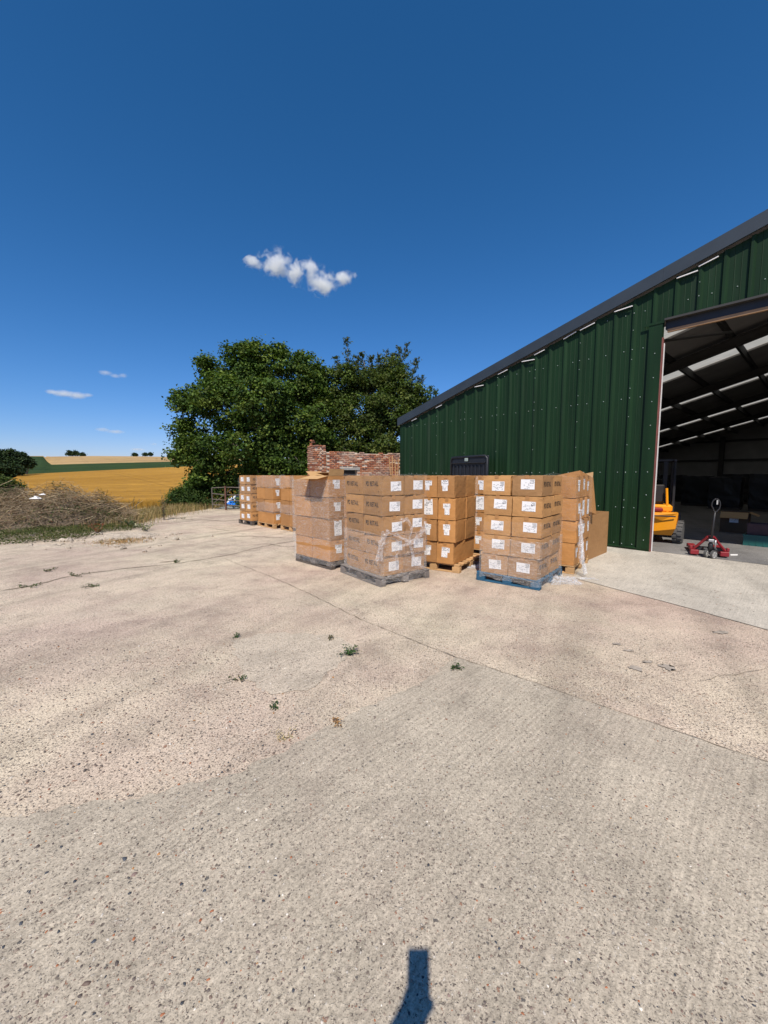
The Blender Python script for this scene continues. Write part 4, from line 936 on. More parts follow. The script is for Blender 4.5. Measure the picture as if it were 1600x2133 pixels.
mb = MB(); mb.box(((OX0+OX1)/2,.26,(OZ0+OZ1)/2),(OX1-OX0,.02,OZ1-OZ0)); mb.build('opening_shade', M['dark'], bw)  # dark sheet put in to stand for the shade inside the opening
q = random.Random(31); bm_ = MB(); bm_.cbox((0,0,0),(.204,.09,.056),.007); BRICK = bm_.mesh('brick', M['brick']); rest = MB()
def lay(par, mesh, x, y, z, rz, dep=.0):
    o = bpy.data.objects.new('brick', mesh); COL.objects.link(o); o.parent = par; o.location = (x, y+q.uniform(-.008,.01)+dep, z); o.rotation_euler = (q.uniform(-.03,.03), q.uniform(-.03,.03), rz+q.uniform(-.02,.02)); o.scale = (q.uniform(.93,1.03), 1, q.uniform(.92,1.05))
nb = 0
for row in range(35):
    z = .037+row*.0755
    for c_i in range(int(BL/.222)+1):
        x = c_i*.222 + (.111 if row % 2 else 0)
        if x > BL - .08 or x < .09: continue
        if OX0-.08 < x < OX1+.08 and OZ0-.03 < z < OZ1+.05: continue
        if z > BT - .1 and q.random() < (.35 if z < BT-.03 else .65): continue
        if q.random() < .03: continue
        if z > 1.62: lay(bw, BRICK, x, .035, z, 0); nb += 1
        else: rest.box((x, .035, z), (.212,.09,.062))
rest.build('lower_bricks', M['brick'], bw, kind='stuff')
# broken end pier
pier = thing('brick_pier', 'taller broken brick pier at the left end of the ruined wall', 'pier', at(662,990,15.75).xy.to_3d(), math.atan2(bu.y, bu.x)+R(8))
MB().box((.19,.42,1.42),(.36,.80,2.76)).build('mortar_core', M['mortar'], pier)
HB = MB(); HB.cbox((0,0,0),(.1,.09,.062),.006); HALF = HB.mesh('brick', M['brick']); rest = MB()
for row in range(39):
    z = .037+row*.0755
    if z > 2.86: continue
    for x, me in (((.10,BRICK),(.31,HALF)) if row % 2 else ((.06,HALF),(.27,BRICK))):
        if z > 1.62: lay(pier, me, x, .03, z, 0)
        else: rest.box((x,.03,z),(.2 if me is BRICK else .1,.09,.062))
    for j in range(4):
        y = .12 + j*.222 - (.05 if row % 2 else 0)
        if y > .82 or (z > 2.55 and j < 3 and q.random() < .25): continue
        if z > 1.62: lay(pier, BRICK, .012, y, z, R(90))
        else: rest.box((.012,y,z),(.09,.212,.062))
for (x,y,z) in ((.05,.6,2.86),(.06,.66,2.93),(.1,.58,3.0),(.08,.62,3.07),(.25,.62,2.87),(.25,.2,2.84)): lay(pier, BRICK, x, y, z, R(q.uniform(0,90)))
rest.build('lower_bricks', M['brick'], pier, kind='stuff')
for i, (x, l_, tl_) in enumerate(((2.55,1.1,.05),(2.66,.95,-.06),(2.74,1.0,.1),(2.86,1.05,-.03))):
    b0 = BA + bu*(x+.30) + bn*.2; b0.z = 0
    mb = MB(); mb.box((0,0,1.28),(.03,.02,2.50-.1*i)); o = tag(mb.build('wooden_batten', M['wood']), ['pale batten leaning on the brick wall, leftmost of four','pale batten leaning on the brick wall, second of four','pale batten leaning on the brick wall, third of four','pale batten leaning on the brick wall, nearest the shed'][i], 'batten', 'battens leaning on the brick wall'); o.location = b0; o.rotation_euler = (R(-4), tl_, math.atan2(bu.y,bu.x))

# ------------------------------------------------------------------ field gate, post and plastic sacks
M['rust'] = simple('rusty_iron', (0.13, 0.055, 0.035), .8, nz=(12,.4)); M['gate'] = simple('dull_galvanised', (0.17, 0.14, 0.115), .7, .2, nz=(10,.3))
g0, g1 = gp(443,1060.5), gp(471,1062.5); gate = thing('field_gate', 'bent metal field gate at the edge of the yard', 'gate', g0); gv = (gp(512,1064)-g0); gl = 2.6; gu = gv.normalized()
for z, sag in ((.22,.0),(.5,.04),(.78,.05),(1.05,-.05)):
    mb = MB(); mb.tube([V3(0,0,z)] + [gu*gl*k/6 + V3(0,0,z-sag*math.sin(math.pi*k/6)) for k in range(1,7)], .022, 6); mb.build('bar', M['gate'], gate)
for k in (0, 1.0):
    mb = MB(); mb.tube([gu*gl*k+V3(0,0,.0), gu*gl*k+V3(0,0,1.06)], .025, 6); mb.build('stile', M['gate'], gate)
mb = MB(); mb.tube([V3(0,0,.25), gu*gl*.5+V3(0,0,1.0)], .018, 6); mb.build('diagonal', M['gate'], gate)
post = thing('gate_post', 'rusty iron post standing in front of the field gate', 'post', g1); mb = MB(); mb.box((0,0,.57),(.07,.07,1.14)); mb.build('shaft', M['rust'], post); mb = MB(); mb.box((0,0,1.15),(.09,.09,.02)); mb.build('cap', M['rust'], post)
M['white_sack'] = simple('white_plastic_sack', (.72,.74,.76), .4, nz=(4,.15)); M['blue_sack'] = simple('blue_plastic_sheet', (.01,.17,.62), .35, nz=(4,.25))
sp_ = gp(487,1060); crumple('white_sack', sp_+V3(.1,1.3,.25), .8, .5, .75, 2, M['white_sack'], 'heap of white plastic sacks behind the gate', 24, 'plastic sack')
crumple('blue_sheet', sp_+V3(-.15,.9,.15), .45, .35, .62, 5, M['blue_sack'], 'crumpled bright blue plastic sheet behind the gate', 22, 'plastic sheet')
crumple('white_sack', gp(462,1056)+V3(0,.6,0), .35, .3, .5, 9, M['white_sack'], 'small white plastic sack left of the rusty gate post', 18, 'plastic sack')
crumple('grey_sheet', sp_+V3(-.2,.35,0), .7, .3, .25, 14, simple('grey_sheet', (.16,.17,.16), .6), 'grey plastic sheet on the ground below the blue one', 18, 'plastic sheet')

# ------------------------------------------------------------------ trees
M['leaf'] = leafmat('sycamore_leaves', 0.6, 0.28, 0.15); M['leaf_far'] = leafmat('far_leaves', 0.7, 0.15, 0.2); M['leaf_dry'] = leafmat('dry_leaves', 0.9, 0.15, 0.1)
M['bark'] = simple('grey_bark', (0.22, 0.185, 0.145), 0.9, nz=(6,.4), bump=(14,.6,.03))
def lobes_px(lst, Y): 
    out = []
    for x, y, r_, dy in lst:
        c = at(x, y, Y+dy); rr = r_*.95*(Y+dy)/FPX; out.append((np.array(c), rr))
    return out
def sublobes(lobes, seed, k=7, fr=(.28,.5)):
    """break every lobe into smaller tufts sitting on its surface"""
    rng = np.random.default_rng(seed); out = []
    for c, r_ in lobes:
        for _ in range(k):
            d = rng.normal(size=3); d[2] += .25; d /= np.linalg.norm(d); s_ = rng.uniform(*fr); out.append((c + d*r_*(1.02-s_*.45), r_*s_))
        out.append((c, r_*.72))
    return out
def crown_points(lobes, nclump, seed, gap=.0, inner=.72, flat=.9):
    rng = np.random.default_rng(seed); w_ = np.array([r_**2 for _, r_ in lobes]); w_ /= w_.sum(); P = []; Nn = []
    idx = rng.choice(len(lobes), nclump, p=w_)
    for i in idx:
        c, r_ = lobes[i]; d = rng.normal(size=3); d /= np.linalg.norm(d); d[2] *= flat
        k = inner + (1.08-inner)*rng.random()**.6
        k *= 1 + .3*mnoise.noise(Vector(c + d*r_)*1.1)
        p = c + d*r_*k
        if p[2] < .15: continue
        if gap and mnoise.noise(Vector(p)*.9+Vector((seed,3,1))) < -1+gap*1.6: continue
        if any(np.linalg.norm(p-c2) < r2*.5 for c2, r2 in lobes): continue
        P.append(p); Nn.append(d)
    return np.array(P), np.array(Nn), rng
def make_crown(lobes, nclump, per, cr, ls, pal, seed, mat, gap=.0, aspect=.75, droop=0.0, inner=.72):
    P, Nd, rng = crown_points(lobes, nclump, seed, gap, inner); n = len(P)
    C = np.repeat(P, per, axis=0) + rng.normal(size=(n*per, 3))*cr*np.array([1,1,.6])
    N = np.repeat(Nd, per, axis=0)*.55 + np.array([0,0,.75]) + rng.normal(size=(n*per,3))*.55
    pal = np.array(pal); ci = pal[rng.choice(len(pal), n)]; col = np.repeat(ci*rng.uniform(.62,1.45,(n,1)), per, axis=0)*rng.uniform(.75,1.3,(n*per,1))
    return C, N, rng.uniform(.65,1.25,n*per)*ls, col, rng, P
def make_tree(name, label, base, lobes, nclump, per, cr, ls, pal, seed, trunk_r, group, gap=.0, mat=None, aspect=.75, twigs=60, inner=.72, sub=0):
    t = thing(name, label, 'tree', base, 0, group); b = np.array(base); big = lobes
    if sub: lobes = sublobes(lobes, seed, sub)
    C, N, S, col, rng, P = make_crown(lobes, nclump, per, cr, ls, pal, seed, mat, gap, aspect, 0, inner)
    link('crown', leaves('crown', C-b, N, S, col, mat or M['leaf'], rng, aspect), t)
    q = random.Random(seed); mb = MB(); cen = sum((Vector(c)*r_ for c, r_ in lobes), Vector())/sum(r_ for _, r_ in lobes); zt = min(c[2]-r_*.3 for c, r_ in lobes); top = max(c[2] for c, r_ in lobes)
    fork = Vector((base[0]*.6+cen.x*.4, base[1]*.6+cen.y*.4, max(1.4, top*.3)))
    mb.tube([Vector(base)-Vector(base)+Vector((0,0,-.1)), (fork-Vector(base))*.5, fork-Vector(base)], [trunk_r*1.25, trunk_r, trunk_r*.85], 9)
    for c, r_ in big:
        e = Vector(c)-Vector(base); f = fork-Vector(base); mid = f.lerp(e,.5)+Vector((q.uniform(-.3,.3),q.uniform(-.3,.3),q.uniform(-.1,.4)))
        mb.tube([f, mid, e], [trunk_r*.5, trunk_r*.3, trunk_r*.1], 6)
    ps = [P[i] for i in rng.choice(len(P), min(twigs, len(P)), replace=False)]
    for p_ in ps:
        c, r_ = min(lobes, key=lambda l: np.linalg.norm(l[0]-p_)); a = Vector(c)-Vector(base); e = Vector(p_)-Vector(base)
        mb.tube([a, a.lerp(e,.5)+Vector((q.uniform(-.15,.15),q.uniform(-.15,.15),q.uniform(0,.15))), e], [trunk_r*.11, trunk_r*.06, .008], 4, False)
    mb.build('trunk', M['bark'], t); return t
GREEN = [(.056,.096,.016),(.080,.125,.022),(.040,.074,.014),(.115,.155,.030),(.048,.088,.019)]
GREEN_OLD = [(.022,.058,.012),(.030,.075,.016),(.040,.092,.020),(.028,.062,.020),(.055,.105,.022)]
syc = lobes_px([(502,768,42,.2),(562,768,44,.5),(446,794,36,-.4),(622,795,50,.7),(655,835,45,.8),(406,848,36,-.2),(470,850,58,-1.2),(545,855,66,-1.6),(618,885,62,-1.0),(393,907,34,-.2),(378,950,24,0),(432,930,54,-1.3),(512,945,60,-1.9),(590,955,56,-1.5),(425,1000,36,-1.2),(466,1018,32,-.9),(404,1025,22,-1),(535,1005,45,-.8),(650,930,46,-.3),(600,1010,45,.3),(520,735,20,.2),(575,733,18,.4),(430,762,17,-.2),(655,780,22,.8),(640,1000,45,1.0)], 22.5)
make_tree('sycamore_tree', 'large broad dark green leafy tree behind the far stacks and gate', at(548,1050,22.5).xy.to_3d(), syc, 4600, 28, .19, .155, GREEN, 71, .26, 'trees behind the yard', .40, twigs=220, sub=9)
t2 = lobes_px([(715,805,42,.2),(768,800,40,.6),(818,800,42,.4),(695,862,46,-.4),(755,862,56,-1.0),(815,865,50,-1.0),(858,838,32,0),(735,920,48,-1.0),(800,925,46,-1.2),(848,892,32,-.2),(690,915,40,-.3),(690,965,36,.2),(760,965,40,.2),(830,950,30,.2),(870,870,22,.3),(740,1000,40,.6),(820,1000,40,.6)], 23.5)
make_tree('bushy_tree', 'dense dark bushy tree behind the brick wall', at(765,1048,23.5).xy.to_3d(), t2, 3600, 26, .17, .135, [(.042,.070,.013),(.058,.090,.016),(.080,.115,.022),(.10,.12,.028),(.048,.066,.018)], 72, .2, 'trees behind the yard', .15, sub=9)
# thin tree with upright, hanging-leaved shoots rising above the bushy one
def shoot_tree(name, label, base, tips, seed, pal, n=60):
    t = thing(name, label, 'tree', base, 0, 'trees behind the yard'); q = random.Random(seed); rng = np.random.default_rng(seed); mb = MB(); C = []; N = []
    b = Vector(base)
    mb.tube([V3(0,0,-.1), V3(.1,0,2.5), V3(0,.1,5.0)], [.14,.1,.06], 8)
    for (x, y, x0, y0, Y) in tips:
        top = at(x, y, Y)-b; bot = at(x0, y0, Y)-b; mid = bot.lerp(top,.55)+V3(q.uniform(-.15,.15),0,0)
        mb.tube([V3(0,.1,min(4.5, bot.z)), bot, mid, top], [.05,.035,.02,.006], 5, False)
        for k in range(n):
            f = q.random()**.8; a = bot.lerp(top, f); an = q.uniform(0,6.28); ln = (.25+.5*(1-f))*q.uniform(.3,1); tip = a + V3(math.cos(an)*ln, math.sin(an)*ln*.7, ln*.5)
            for m_ in range(9):
                p_ = a.lerp(tip, q.random()**.7) + V3(q.gauss(0,.04),q.gauss(0,.04),-q.random()*.1); C.append(p_); N.append((q.gauss(0,.8), q.gauss(-.5,.6), q.gauss(.35,.5)))
    C = np.array(C); N = np.array(N); pal = np.array(pal); col = pal[rng.choice(len(pal), len(C))]*rng.uniform(.8,1.25,(len(C),1))
    link('crown', leaves('crown', C, N, rng.uniform(.10,.19,len(C)), col, M['leaf'], rng, .38), t); mb.build('trunk', M['bark'], t)
GG = [(.060,.085,.035),(.075,.10,.045),(.045,.075,.025),(.09,.10,.045)]
shoot_tree('willow_tree', 'thin grey-green tree with feathery upright shoots above the bushy tree', at(785,1045,25).xy.to_3d(), [(722,704,730,790,24.6),(700,742,712,800,24.5),(706,765,715,820,24.4),(745,740,735,800,24.8),(752,733,765,800,24.8),(772,742,775,800,24.7),(790,738,788,805,24.5),(806,730,800,800,24.5),(820,735,812,800,24.6),(848,716,832,800,24.4),(832,722,826,790,24.8),(870,745,848,820,24.4),(880,782,860,840,24.3),(868,800,850,860,24.2),(660,772,690,840,24.8),(840,760,830,830,24.2)], 75, GG, 44)
shoot_tree('ash_sapling', 'small leafy sapling showing above the shed roof edge', at(905,1045,24).xy.to_3d(), [(897,806,893,870,24),(908,812,905,880,24),(920,822,912,880,24),(888,825,888,880,24),(928,835,920,880,24)], 76, [(.05,.09,.03),(.065,.10,.03)], 40)
def bush(name, label, lobes, nclump, per, cr, ls, pal, seed, cat='bush', mat=None, group=None):
    b = Vector((lobes[0][0][0], lobes[0][0][1], 0)); t = thing(name, label, cat, b, 0, group)
    C, N, S, col, rng, P = make_crown(lobes, nclump, per, cr, ls, pal, seed, mat, 0, .7, 0, .5)
    link('foliage', leaves('foliage', C-np.array(b), N, S, col, mat or M['leaf'], rng, .55), t)
    q = random.Random(seed); mb = MB()
    for p_ in P[:40]: mb.tube([V3(q.uniform(-.1,.1),q.uniform(-.1,.1),0), Vector(p_)-b], [.015,.004], 4, False)
    mb.build('stems', M['bark'], t); return t
bush('hedge_bush', 'green bush at the field edge left of the gate', lobes_px([(372,1035,18,0),(392,1030,22,.3),(415,1040,20,0),(432,1042,16,.2),(360,1045,12,0)], 20.5), 300, 26, .13, .10, [(.05,.085,.02),(.065,.10,.025),(.04,.075,.02)], 81)
bush('dark_undergrowth', 'dark undergrowth in the shade between gate and brick pier', lobes_px([(560,1030,40,0),(610,1020,40,.4),(520,1040,25,.2),(650,1020,35,0)], 20.5), 420, 26, .2, .14, GREEN, 82)
bush('hedge_bush', 'green hedge bush behind the brush pile at the left edge', lobes_px([(8,1016,16,0),(-15,1012,20,0),(30,1022,10,.3)], 17.0), 260, 26, .16, .12, [(.05,.08,.02),(.07,.095,.025)], 83)
# distant wood at the far left, trees singly
FARP = [(.020,.042,.012),(.030,.052,.016),(.038,.058,.020),(.026,.048,.018)]
wood = [('dense dark tree at the far left edge of the picture',(-30,958,26),120),('broad dark tree in the left wood, second from the left edge',(12,955,22),125),('rounded tree in the left wood, tallest against the sky',(36,957,20),135),('low rounded tree at the right end of the left wood',(55,962,16),150),('low dark tree under the left wood, nearest the wheat',(8,985,20),112),('small dark tree at the lower right of the left wood',(36,980,14),122)]
for i, (lb, (x, y, r_), Y) in enumerate(wood):
    q = random.Random(i+3); ls_ = lobes_px([(x,y,r_*.62,0)]+[(x+q.uniform(-.75,.75)*r_, y+q.uniform(-.5,.6)*r_, r_*q.uniform(.35,.55), q.uniform(-2,2)) for _ in range(7)], Y); b = at(x, y, Y).xy.to_3d()
    b.z = min(c[2]-rr for c, rr in ls_)-1.0
    make_tree('wood_tree', lb, b, ls_, 420, 14, .42, .55, FARP, 90+i, .2, 'trees of the left wood', 0, M['leaf_far'], .8, 10, .6)
for i, (lb, x, y, r_) in enumerate([('dark clump of distant trees on the hill crest, leftmost',146,944,7),('second dark distant tree on the hill crest',158,944,6.5),('low distant bush right of the crest clump',172,946.5,4),('tiny far tree on the crest near the middle',281,947,3.2),('tiny far tree on the crest, last but one on the right',303,946.5,3),('tiny round far tree on the crest, farthest right',313,946,3)]):
    Y = 640; ls_ = lobes_px([(x,y,r_*.6,0)]+[(x+dx*r_,y+dy*r_,r_*.45,0) for dx, dy in ((-.6,.2),(.6,.25),(0,-.35),(.3,.3))], Y); b = at(x, y+r_+1, Y)
    make_tree('crest_tree', lb, b, ls_, 130, 12, 1.2, 1.6, FARP, 100+i, .3, 'far trees on the hill crest', 0, M['leaf_far'], .8, 0, .4)

# ------------------------------------------------------------------ brush pile, weeds and dry grass on the left
def pile_h(x, y):
    """height of the brush heap"""
    u = (x+11.8)/2.9; v = (y-13.9)/1.75; d = u*u + v*v
    h = 1.1*max(0, 1-d)**.6*(1+.45*mnoise.noise(Vector((x*.9,y*.9,0)))+.35*mnoise.noise(Vector((x*2.3,y*2.3,5))))
    u2 = (x+15.5)/3.2; v2 = (y-13.4)/2.0; h2 = 1.35*max(0, 1-u2*u2-v2*v2)**.6*(1+.35*mnoise.noise(Vector((x*.9,y*.9,4)))+.3*mnoise.noise(Vector((x*2.3,y*2.3,7)))); return max(h, h2)
def sticks(n, rng, region, hfun, lens, rad, pal, lift=(0,1), flat=.5):
    V = []; F = []; Cc = []; k = 0; pal = np.array(pal)
    while k < n:
        x = rng.uniform(*region[0]); y = rng.uniform(*region[1]); h = hfun(x, y)
        if h < .04: continue
        z = h*rng.uniform(*lift) + .01; a = rng.uniform(0,6.283); L = rng.uniform(*lens); el = rng.normal()*flat; d = np.array([math.cos(a)*math.cos(el), math.sin(a)*math.cos(el), math.sin(el)]); r_ = rng.uniform(*rad)
        p0 = np.array([x,y,z])-d*L/2; p2 = p0+d*L; p1 = (p0+p2)/2 + rng.normal(size=3)*L*.08; p0[2] = max(.01,p0[2]); p2[2] = max(.01,p2[2])
        s_ = np.cross(d, [.3,.2,.9]); s_ /= np.linalg.norm(s_)+1e-9; w_ = np.cross(d, s_); b = len(V)
        for p_, rr in ((p0,r_),(p1,r_*.8),(p2,r_*.35)):
            for j in range(3): V.append(p_ + (s_*math.cos(j*2.094)+w_*math.sin(j*2.094))*rr)
        for i in range(2):
            for j in range(3): F.append((b+i*3+j, b+i*3+(j+1)%3, b+(i+1)*3+(j+1)%3, b+(i+1)*3+j))
        c = pal[rng.integers(len(pal))]*rng.uniform(.7,1.3); Cc += [c]*9; k += 1
    return np.array(V), np.array(F), np.array(Cc)
rng = np.random.default_rng(17); PB = V3(-12, 13.8, 0)
pile = thing('brush_pile', 'long heap of dead branches and cut brushwood at the left yard edge', 'brush pile', PB)
V, F, Cc = sticks(11000, rng, ((-19,-7.9),(11.6,16.2)), pile_h, (.2,1.0), (.0022,.007), [(.22,.15,.09),(.30,.22,.14),(.15,.10,.06),(.40,.32,.21),(.12,.085,.055)], (.1,1.12), .45)
link('branches', mesh_np('branches', V-np.array(PB), F, attrmat('dead_wood', .9, .2), Cc), pile, kind='stuff')
def scatter(n, rng, region, hf, lift, pal, size, up=.5, mask=None):
    C = []; 
    while len(C) < n:
        x = rng.uniform(*region[0]); y = rng.uniform(*region[1]); h = hf(x, y)
        if h <= .02 or (mask and not mask(x, y)): continue
        C.append((x, y, h*rng.uniform(*lift)))
    C = np.array(C); N = rng.normal(size=(n,3))+np.array([0,-.2,up]); pal = np.array(pal); col = pal[rng.choice(len(pal), n)]*rng.uniform(.7,1.3,(n,1)); return C, N, rng.uniform(size[0],size[1],n), col
C, N, S, col = scatter(24000, rng, ((-19,-7.9),(11.6,16.2)), pile_h, (.05,1.05), [(.17,.12,.07),(.23,.16,.09),(.13,.095,.055),(.10,.10,.045),(.28,.19,.11),(.20,.09,.05),(.09,.10,.04)], (.03,.09))
link('dead_leaves', leaves('dead_leaves', C-np.array(PB), N, S, col, M['leaf_dry'], rng, .5), pile, kind='stuff')
hm = MB(); gx = np.linspace(-19.2,-7.8,46); gy = np.linspace(11.4,16.4,24)
for x in gx:
    for y in gy: hm.v.append((x+12, y-13.8, pile_h(x,y)*.72-.03))
for i in range(45):
    for j in range(23): hm.f.append((i*24+j, (i+1)*24+j, (i+1)*24+j+1, i*24+j+1))
hm.build('packed_core', simple('brush_core', (.12,.09,.06), .95, nz=(6,.4)), pile)
V, F, Cc = sticks(900, rng, ((-19,-9.0),(11.8,15.2)), pile_h, (.8,2.0), (.003,.006), [(.50,.38,.22),(.42,.31,.18),(.55,.44,.28)], (.5,1.08), .22)
link('straw_stems', mesh_np('straw_stems', V-np.array(PB), F, attrmat('dry_straw', .9, .2), Cc), pile, kind='stuff')
C, N, S, col = scatter(5000, rng, ((-19,-7.9),(11.8,15.8)), pile_h, (.7,1.15), [(.06,.085,.025),(.08,.10,.03),(.05,.07,.02)], (.03,.08), .6, lambda x, y: mnoise.noise(Vector((x*.8,y*.8,9))) > .12)
link('green_shoots', leaves('green_shoots', C-np.array(PB), N, S, col, M['leaf'], rng, .5), pile, kind='stuff')
# white rubbish lying on the pile
pp = at(74,1033,12.9); crumple('white_paper', V3(pp.x, pp.y, pp.z-.1), .13, .1, .16, 3, M['paper'], 'crumpled white sheet lying on the brush pile', 10, 'paper')
pp = at(88,1028,13.1); crumple('white_paper', V3(pp.x, pp.y, pp.z-.05), .07, .06, .1, 13, M['paper'], 'smaller white scrap beside the crumpled sheet on the brush pile', 8, 'paper')
# low green weeds in front of it
def weed_mask(x, y):
    e = 9.65 + .3*mnoise.noise(Vector((x*.8,0,3))) + .45*mnoise.noise(Vector((x*.35,2,1))) + max(0,(x+8.3))*3.0
    return y > e and y < 12.9 + .2*mnoise.noise(Vector((x,5,0))) and mnoise.noise(Vector((x*1.1,y*1.1,0))) > -.28
def wh_(x, y): return .10 + .16*max(0, mnoise.noise(Vector((x*1.6,y*1.6,2))))
C, N, S, col = scatter(34000, rng, ((-19,-7.7),(9.0,13.2)), wh_, (.15,1.1), [(.06,.085,.02),(.08,.10,.028),(.045,.07,.018),(.10,.11,.035),(.15,.13,.06)], (.02,.055), .8, weed_mask)
tag(link('weed_cover', leaves('weed_cover', C, N, S, col, M['leaf'], rng, .6)), 'low green weeds spreading in front of the brush pile', 'weeds', kind='stuff')
# chalk rubble bank
def rubble(name, label, c, sx, sy, h, seed):
    n = 30; V = []; F = []
    for i in range(n+1):
        for j in range(n+1):
            u, v = i/n*2-1, j/n*2-1; r2 = u*u+v*v; f = max(0, 1-r2); p = Vector((u*2.5+seed, v*2.5, seed))
            V.append((c.x+u*sx, c.y+v*sy, -.02 + h*f*(.45+.55*abs(mnoise.noise(p))+.35*mnoise.noise(p*3)) + (.03*mnoise.noise(p*7)*f)))
    for i in range(n):
        for j in range(n): F.append((i*(n+1)+j,(i+1)*(n+1)+j,(i+1)*(n+1)+j+1,i*(n+1)+j+1))
    me = bpy.data.meshes.new(name); me.from_pydata(V, [], F); me.materials.append(M['chalk']); o = link(name, me); struct(o)
rubble('chalk_bank', '', gp(262,1116), 1.1, .7, .14, 3); rubble('chalk_bank', '', gp(150,1137), 2.2, .35, .05, 5)
def clods(n, seed):
    rng = np.random.default_rng(seed); mb = MB(); q = random.Random(seed)
    for i in range(n):
        c = gp(q.gauss(210,85), 1112+abs(q.gauss(0,14))); s_ = q.uniform(.015,.06)*(1 if q.random() < .9 else 1.8); bm = bmesh.new(); bmesh.ops.create_icosphere(bm, subdivisions=1, radius=s_)
        for v in bm.verts: v.co = Vector((v.co.x*q.uniform(.7,1.3), v.co.y*q.uniform(.7,1.2), v.co.z*q.uniform(.5,.9)))
        mb.addbm(bm, (c.x, c.y, s_*.3))
    tag(mb.build('chalk_lumps', M['chalk'], kind='stuff'), 'scattered pale chalk lumps by the green weeds', 'stones')
clods(160, 6)
# dry grass and dock stems along the yard edge
def blades(C, H, pal, rng, wd=.0045, lean=.7):
    n = len(C); a = rng.random(n)*6.283; d = np.stack([np.cos(a), np.sin(a), np.zeros(n)], 1); s_ = np.stack([-np.sin(a), np.cos(a), np.zeros(n)], 1)
    ln = rng.random(n)[:,None]*lean; up = np.array([[0,0,1.0]]); H = H[:,None]; w_ = wd*(.6+.8*rng.random(n))[:,None]
    V = np.stack([C-s_*w_, C+s_*w_, C+up*H*.6+d*H*ln*.4+s_*w_*.7, C+up*H*.6+d*H*ln*.4-s_*w_*.7, C+up*H*.95+d*H*ln], 1).reshape(-1,3)
    i = np.arange(n)[:,None]*5; F = np.concatenate([i+np.array([[0,1,2]]), i+np.array([[0,2,3]]), i+np.array([[3,2,4]])]); pal = np.array(pal)
    return V, F, np.repeat(pal[rng.choice(len(pal), n)]*rng.uniform(.75,1.25,(n,1)), 5, axis=0)
def verge(n, fn, hr, pal, seed, name, label):
    rng = np.random.default_rng(seed); C = np.array([fn(rng) for _ in range(n)]); V, F, c = blades(C, rng.uniform(hr[0],hr[1],n), pal, rng)
    return tag(link(name, mesh_np(name, V, F, M['leaf_dry'], c)), label, 'grass', kind='stuff')
DRY = [(.38,.27,.12),(.30,.20,.09),(.42,.32,.17),(.20,.17,.06),(.13,.14,.04)]
def along(pts, sp):
    P = [gp(*p) for p in pts]
    def f(rng):
        k = rng.integers(len(P)-1); t = rng.random(); a = P[k].lerp(P[k+1], t); return (a.x+rng.normal()*sp, a.y+rng.normal()*sp*1.2, -.01)
    return f
verge(14000, along([(235,1094),(265,1082),(300,1076),(340,1068),(390,1060),(440,1056),(470,1054)], .55), (.08,.42), DRY, 5, 'dry_grass', 'tall dry grass along the yard edge below the wheat')
verge(14000, along([(180,1062),(240,1058),(330,1054),(420,1052)], .9), (.15,.4), [(.42,.23,.04),(.37,.2,.035),(.45,.27,.06)], 6, 'wheat_stalks', 'ripe wheat standing along the near edge of the field')
verge(1300, along([(225,1128),(250,1130),(290,1126)], .22), (.02,.09), [(.45,.28,.12),(.36,.2,.09),(.2,.17,.06)], 7, 'dry_grass_tuft', 'short orange dry grass on the chalk bank')
def plant(name, label, loc, h, n, pal, seed, sp=.12, ls=(.03,.07), aspect=.4, cat='weed', group='weeds growing in the yard', stemcol=None):
    t = thing(name, label, cat, loc, 0, group); q = random.Random(seed); rng = np.random.default_rng(seed); mb = MB(); C = []; N = []
    for k in range(max(3, n//14)):
        a = q.uniform(0,6.28); r_ = q.random()*sp; tip = V3(math.cos(a)*r_*1.6, math.sin(a)*r_*1.6, h*q.uniform(.5,1)); mb.tube([V3(math.cos(a)*r_*.3,math.sin(a)*r_*.3,-.005), tip*.5+V3(0,0,h*.1), tip], [.004,.003,.0015], 4, False)
        for m_ in range(14):
            p_ = tip*q.uniform(.15,1); C.append(p_ + V3(q.gauss(0,.015),q.gauss(0,.015),q.gauss(0,.01)+.004)); N.append((q.gauss(0,.5),q.gauss(0,.5)-.2,1))
    C = np.array(C); C[:,2] = np.maximum(C[:,2], .006); pal = np.array(pal); col = pal[rng.choice(len(pal),len(C))]*rng.uniform(.75,1.3,(len(C),1))
    link('leaves', leaves('leaves', C, np.array(N), rng.uniform(ls[0],ls[1],len(C)), col, M['leaf'], rng, aspect), t); mb.build('stems', M['bark'], t); return t
WG = [(.04,.085,.025),(.055,.10,.03),(.03,.065,.02)]; WB = [(.11,.09,.05),(.07,.075,.03),(.15,.12,.07)]
plant('weed', 'leafy green weed, largest on the concrete in mid yard', gp(727,1363), .05, 130, WG, 1, .085, (.018,.036))
plant('weed', 'spiky green weed at the corner of the brushed slab', gp(942,1393), .05, 50, WG, 2, .05, (.025,.05), .22)
plant('weed', 'small dark weed in the concrete left of mid yard', gp(490,1329), .04, 40, WG, 3, .07, (.015,.03))
plant('weed', 'small sparse weed just left of the largest weed', gp(689,1330), .03, 20, WB, 4, .05, (.015,.03))
plant('weed', 'flat brownish weed at the left edge of the repair patch', gp(500,1413), .025, 50, WG+WB, 5, .085, (.015,.03))
plant('weed', 'tiny green weed below the repair patch', gp(572,1473), .025, 30, WG, 6, .045, (.014,.026))
plant('dry_tuft', 'small orange dry tuft at the edge of the brushed slab', gp(700,1506), .025, 50, [(.36,.2,.08),(.3,.18,.09)], 7, .05, (.015,.035), .3)
plant('dry_tuft', 'straw coloured tuft on the pale patch left of the slab edge', gp(598,1545), .015, 40, [(.45,.36,.2),(.5,.42,.27)], 8, .08, (.012,.03), .3)
